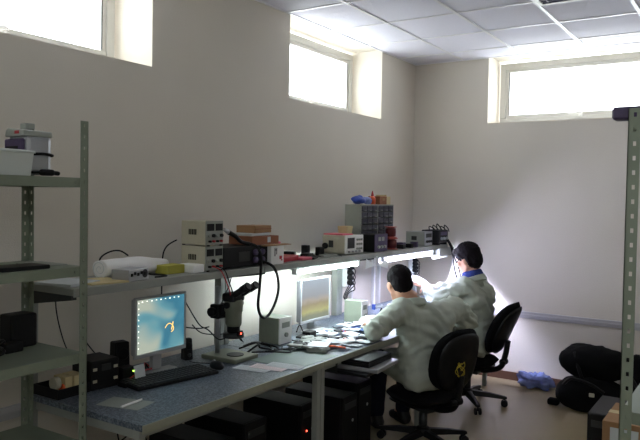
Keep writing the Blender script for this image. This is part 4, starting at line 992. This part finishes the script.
def person(lab, base, hips, chest, neck, headc, face, hup, shoulders, elbows, wrists, hand_d, hand_n, thumb, knees, ankles, hair_fn, collar=None, curl=(.5, .5), hem=.5, seed=0):
    base = V(base); fw = V((face[0], face[1], 0)).normalized()
    bodyf = (chest[1]).normalized(); lft = V((0, 0, 1)).cross(bodyf)
    P0, C0 = V(hips), V(chest[0])
    def torso(b, e):
        for s in (-1, 1):
            b.cap(P0 + lft * (s * .085), P0.lerp(C0, .5) + lft * (s * .06), .105 + e, .098 + e)
            b.cap(P0.lerp(C0, .5) + lft * (s * .06), C0 + lft * (s * .075), .098 + e, .100 + e)
            b.cap(C0 + lft * (s * .07), shoulders[0 if s > 0 else 1], .092 + e, .058 + e)
        b.cap(P0, C0, .11 + e, .11 + e)
    # body
    b = MB(); torso(b, -.012)
    b.cap(neck, headc - V(hup) * .055 - V(face) * .02, .056, .054)
    b.cap(C0, neck, .085, .058)
    head(b, headc, face, hup)
    for i in (0, 1):
        b.cap(shoulders[i], elbows[i], .046, .038); b.cap(elbows[i], wrists[i], .037, .026); hand(b, wrists[i], hand_d[i], hand_n[i], thumb[i], curl[i])
        b.cap(P0 + lft * ((1 if i == 0 else -1) * .085), knees[i], .078, .052); b.cap(knees[i], ankles[i], .05, .034)
        b.cap(ankles[i], ankles[i] + bodyf * .10 - V((0, 0, .035)), .033, .026)
    body = fuse(b, 'person', SKIN, .0058, off=base, smooth=3); body.location = base
    tag(body, lab, 'person')
    eyes(body, headc, face, hup, base)
    # hair
    f, l, u = basis(face, hup); M = Matrix((f, l, u)).transposed()
    b = MB(); hair_fn(b, lambda x, y, z: headc + f * x + l * y + u * z, M)
    fuse(b, 'hair', HAIR, .006, body, base, 2, lambda co: .0035 * noise.noise(co * 90) + .003 * noise.noise(co * 40))
    # trousers and shoes
    b = MB()
    for i in (0, 1):
        b.cap(P0 + lft * ((1 if i == 0 else -1) * .085), knees[i], .096, .068); b.cap(knees[i], ankles[i] + V((0, 0, .03)), .066, .056)
    b.cap(P0 + lft * .08, P0 - lft * .08, .108)
    fuse(b, 'trousers', TROUS, .012, body, base, 4, lambda co: .006 * noise.noise(co * 18))
    for i in (0, 1):
        b = MB(); a = ankles[i]; z0 = V((a.x, a.y, .052)) - bodyf * .03
        b.cap(z0, z0 + bodyf * .09 - V((0, 0, .006)), .046, .042); b.cap(z0 + bodyf * .07, z0 + bodyf * .17 - V((0, 0, .014)), .043, .034); b.cap(z0, a + V((0, 0, .02)), .044, .046)
        fuse(b, 'shoe', SHOE, .008, body, base, 3)
    if collar:
        b = MB(); cc = neck.lerp(headc, .22)
        ring = [cc + (lft * math.cos(a) + bodyf * math.sin(a) * .95) * .068 - V((0, 0, .018 * math.sin(a))) - bodyf * .0 for a in [2 * math.pi * k / 28 for k in range(28)]]
        ring2 = [cc - V((0, 0, .03)) + (lft * math.cos(a) + bodyf * math.sin(a) * .95) * .080 - V((0, 0, .022 * math.sin(a))) for a in [2 * math.pi * k / 28 for k in range(28)]]
        b.tube(ring, .014, 8, closed=True).tube(ring2, .018, 8, closed=True); fuse(b, 'shirt_collar', collar, .007, body, base, 2)
    # coat
    b = MB(); torso(b, .026)
    b.cap(C0, neck - V((0, 0, .035)), .10, .072)
    b.cap(C0 + lft * .1 - bodyf * .01, C0 - lft * .1 - bodyf * .01, .12)
    for i in (0, 1):
        b.cap(shoulders[i], elbows[i], .080, .066); b.cap(elbows[i], wrists[i].lerp(elbows[i], .10), .064, .046)
        K = (P0 + lft * ((1 if i == 0 else -1) * .085)); b.cap(K, K.lerp(knees[i], hem), .122, .102)
    b.cap(P0 - bodyf * .06 + lft * .12 - V((0, 0, .02)), P0 - bodyf * .06 - lft * .12 - V((0, 0, .02)), .095)
    def fold(co):
        z = 0
        for i in (0, 1):
            for A, B_ in ((shoulders[i], elbows[i]), (elbows[i], wrists[i])):
                ax = B_ - A; tt = (co - A).dot(ax) / ax.length_squared
                dd = (co - (A + ax * max(0, min(1, tt)))).length
                if dd < .12:
                    z += .0055 * math.sin(tt * ax.length * 120 + 5 * noise.noise(co * 9 + V((seed, 0, 0)))) * (1 - dd / .12) * 1.6 * (.5 + .5 * noise.noise(co * 7))
        q = co.copy(); q.z *= .45; q2 = co.dot(V((-.5, .3, .8)))
        r = noise.noise(co * 6.5 + V((0, seed, 0))) * .012
        dg = co.dot(V((.35, .5, .8))); r += .013 * math.sin(dg * 78 + 5.5 * noise.noise(co * 5 + V((seed, 3, 0)))) * max(0, .35 + noise.noise(co * 4.2 + V((7, 0, seed))))
        r += .010 * math.sin(q2 * 95 + 6 * noise.noise(co * 6 + V((seed, 9, 0)))) * max(0, .2 + noise.noise(co * 5 + V((2, 0, seed)))); r += .006 * noise.noise(co * 22)
        return z + r
    ct = fuse(b, 'lab_coat', COAT, .0095, body, base, 5, fold)
    # coat collar
    b = MB(); cc = neck - V((0, 0, .012))
    for k in range(27):
        a0 = math.pi * (-.12) + k / 27 * math.pi * 1.24 + math.pi; a1 = a0 + math.pi * 1.24 / 27
        p = lambda a: cc + (lft * math.cos(a) + bodyf * math.sin(a)) * .082 + V((0, 0, .02 * -math.sin(a)))
        b.cap(p(a0), p(a1), .017)
        b.cap(p(a0) + (p(a0) - cc) * .22 - V((0, 0, .028)), p(a1) + (p(a1) - cc) * .22 - V((0, 0, .028)), .015)
    fuse(b, 'coat_collar', COAT, .008, ct, base, 3)
    return body

def hair_short(b, P, M):
    b.ell(P(-.016, 0, .046), (.100, .084, .088), M)
    b.ell(P(-.055, 0, -.004), (.060, .074, .068), M)
    for s in (-1, 1): b.cap(P(-.02, s * .070, .03), P(.012, s * .072, .02), .014, .010)
def hair_full(b, P, M):
    b.ell(P(-.012, 0, .052), (.108, .090, .092), M)
    b.ell(P(-.058, 0, -.008), (.062, .080, .085), M)
    b.ell(P(.055, 0, .078), (.055, .066, .036), M)
    for s in (-1, 1):
        b.cap(P(.03, s * .074, .045), P(.0, s * .078, .012), .018, .012); b.cap(P(-.03, s * .076, .02), P(-.045, s * .068, -.05), .02, .016)

# person 1: leaning on the left elbow at the middle bench
f1 = V((-.84, .54, 0)).normalized(); l1 = V((0, 0, 1)).cross(f1)
hip1 = V((1.10, 4.20, .515))
ch1 = V((1.06, 4.225, .845)); nk1 = V((.985, 4.175, .985))
hd1 = V((.905, 4.150, 1.08))
sh1 = [V((.965, 4.045, .93)), V((1.17, 4.47, .90))]
el1 = [V((.905, 3.81, .818)), V((1.21, 4.67, .785))]
wr1 = [V((.765, 4.05, .805)), V((.96, 4.60, .80))]
kn1 = [hip1 + l1 * .13 + f1 * .42 + V((0, 0, -.0)), hip1 - l1 * .10 + f1 * .43 + V((0, 0, 0))]
an1 = [V((kn1[0].x - .02, kn1[0].y, .09)), V((kn1[1].x - .02, kn1[1].y, .09))]
person('person in white lab coat leaning over the bench, back of short-haired head to us', (1.10, 4.20, 0), hip1, (ch1, f1), nk1, hd1, V((-.70, .64, -.32)).normalized(), V((-.30, .22, .95)).normalized(),
       sh1, el1, wr1, [V((-.75, .66, -.12)), V((-.9, .1, -.2))], [V((-.3, .2, -1)), V((-.2, .2, -1))], [V((.6, .7, 0)), V((-.2, -1, 0))], kn1, an1, hair_short, None, (.6, .6), .62, 1)
# person 2: seated by the back wall, holding papers up
f2 = V((-1, .06, 0)).normalized(); l2 = V((0, 0, 1)).cross(f2)
hip2 = V((1.03, 5.32, .53))
ch2 = V((1.02, 5.29, .87)); nk2 = V((1.015, 5.25, 1.055))
hd2 = V((.975, 5.235, 1.185))
sh2 = [V((1.02, 5.105, .985)), V((.99, 5.45, .965))]
el2 = [V((.83, 4.985, .87)), V((.86, 5.56, .84))]
wr2 = [V((.665, 5.10, .955)), V((.66, 5.36, .92))]
kn2 = [hip2 + l2 * .12 + f2 * .43, hip2 - l2 * .12 + f2 * .43]
an2 = [V((k.x - .02, k.y, .09)) for k in kn2]
person('person in white lab coat with blue collar, seated in profile by the back wall', (1.10, 5.32, 0), hip2, (ch2, f2), nk2, hd2, V((-.93, .10, -.28)).normalized(), V((-.26, .0, .96)).normalized(),
       sh2, el2, wr2, [V((-.95, .28, .0)), V((-.95, -.2, .0))], [V((0, .3, 1)), V((0, .2, -1))], [V((0, 1, .4)), V((0, -1, .4))], kn2, an2, hair_full, SHIRT, (.7, .7), .62, 4)
b = MB(); n = 8
M = Matrix.Translation((.56, 5.17, .985)) @ Matrix.Rotation(.35, 4, 'Y') @ Matrix.Rotation(.3, 4, 'Z')
g = [[b.bm.verts.new(M @ V(((i / n - .5) * .16, (j / n - .5) * .21, .012 * math.sin(i * .4)))) for j in range(n + 1)] for i in range(n + 1)]
for i in range(n):
    for j in range(n): b.bm.faces.new((g[i][j], g[i + 1][j], g[i + 1][j + 1], g[i][j + 1]))
o = b.build('paper_sheet', PAPER, off=(.56, 5.17, .985), loc=(.56, 5.17, .985)); md = o.modifiers.new('thick', 'SOLIDIFY'); md.thickness = .0008
tag(o, 'white paper held up in the hands of the person by the back wall', 'paper')

# ------------------------------------------------------------------ camera, sky, view
F, PITCH, ROLL, YAW = 680.0, .0309, .01697, .57625
fw = V((-math.sin(YAW) * math.cos(PITCH), math.cos(YAW) * math.cos(PITCH), -math.sin(PITCH)))
rt = V((math.cos(YAW), math.sin(YAW), 0)); up = rt.cross(fw)
r2 = rt * math.cos(ROLL) + up * math.sin(ROLL); u2 = -rt * math.sin(ROLL) + up * math.cos(ROLL)
cam = bpy.data.cameras.new('camera'); cam.sensor_width = 36; cam.lens = 36 * F / 640; cam.clip_start = .05
co = bpy.data.objects.new('camera', cam); COL.objects.link(co)
co.matrix_world = Matrix(((r2.x, u2.x, -fw.x, 2.95), (r2.y, u2.y, -fw.y, 0), (r2.z, u2.z, -fw.z, 1.65), (0, 0, 0, 1)))
scene.camera = co
w = bpy.data.worlds.new('sky'); scene.world = w; w.use_nodes = True
N = w.node_tree.nodes; L = w.node_tree.links
bg = N['Background']; bg.inputs['Color'].default_value = (.95, .98, 1.0, 1); bg.inputs['Strength'].default_value = 5.0
vs = scene.view_settings
scene.display_settings.display_device = 'sRGB'
vs.view_transform = 'Standard'; vs.look = 'None'; vs.gamma = 1; vs.use_curve_mapping = False; vs.exposure = 1.28
scene.cycles.use_denoising = True
scene.cycles.max_bounces = 10; scene.cycles.diffuse_bounces = 6
scene.cycles.sample_clamp_indirect = 6
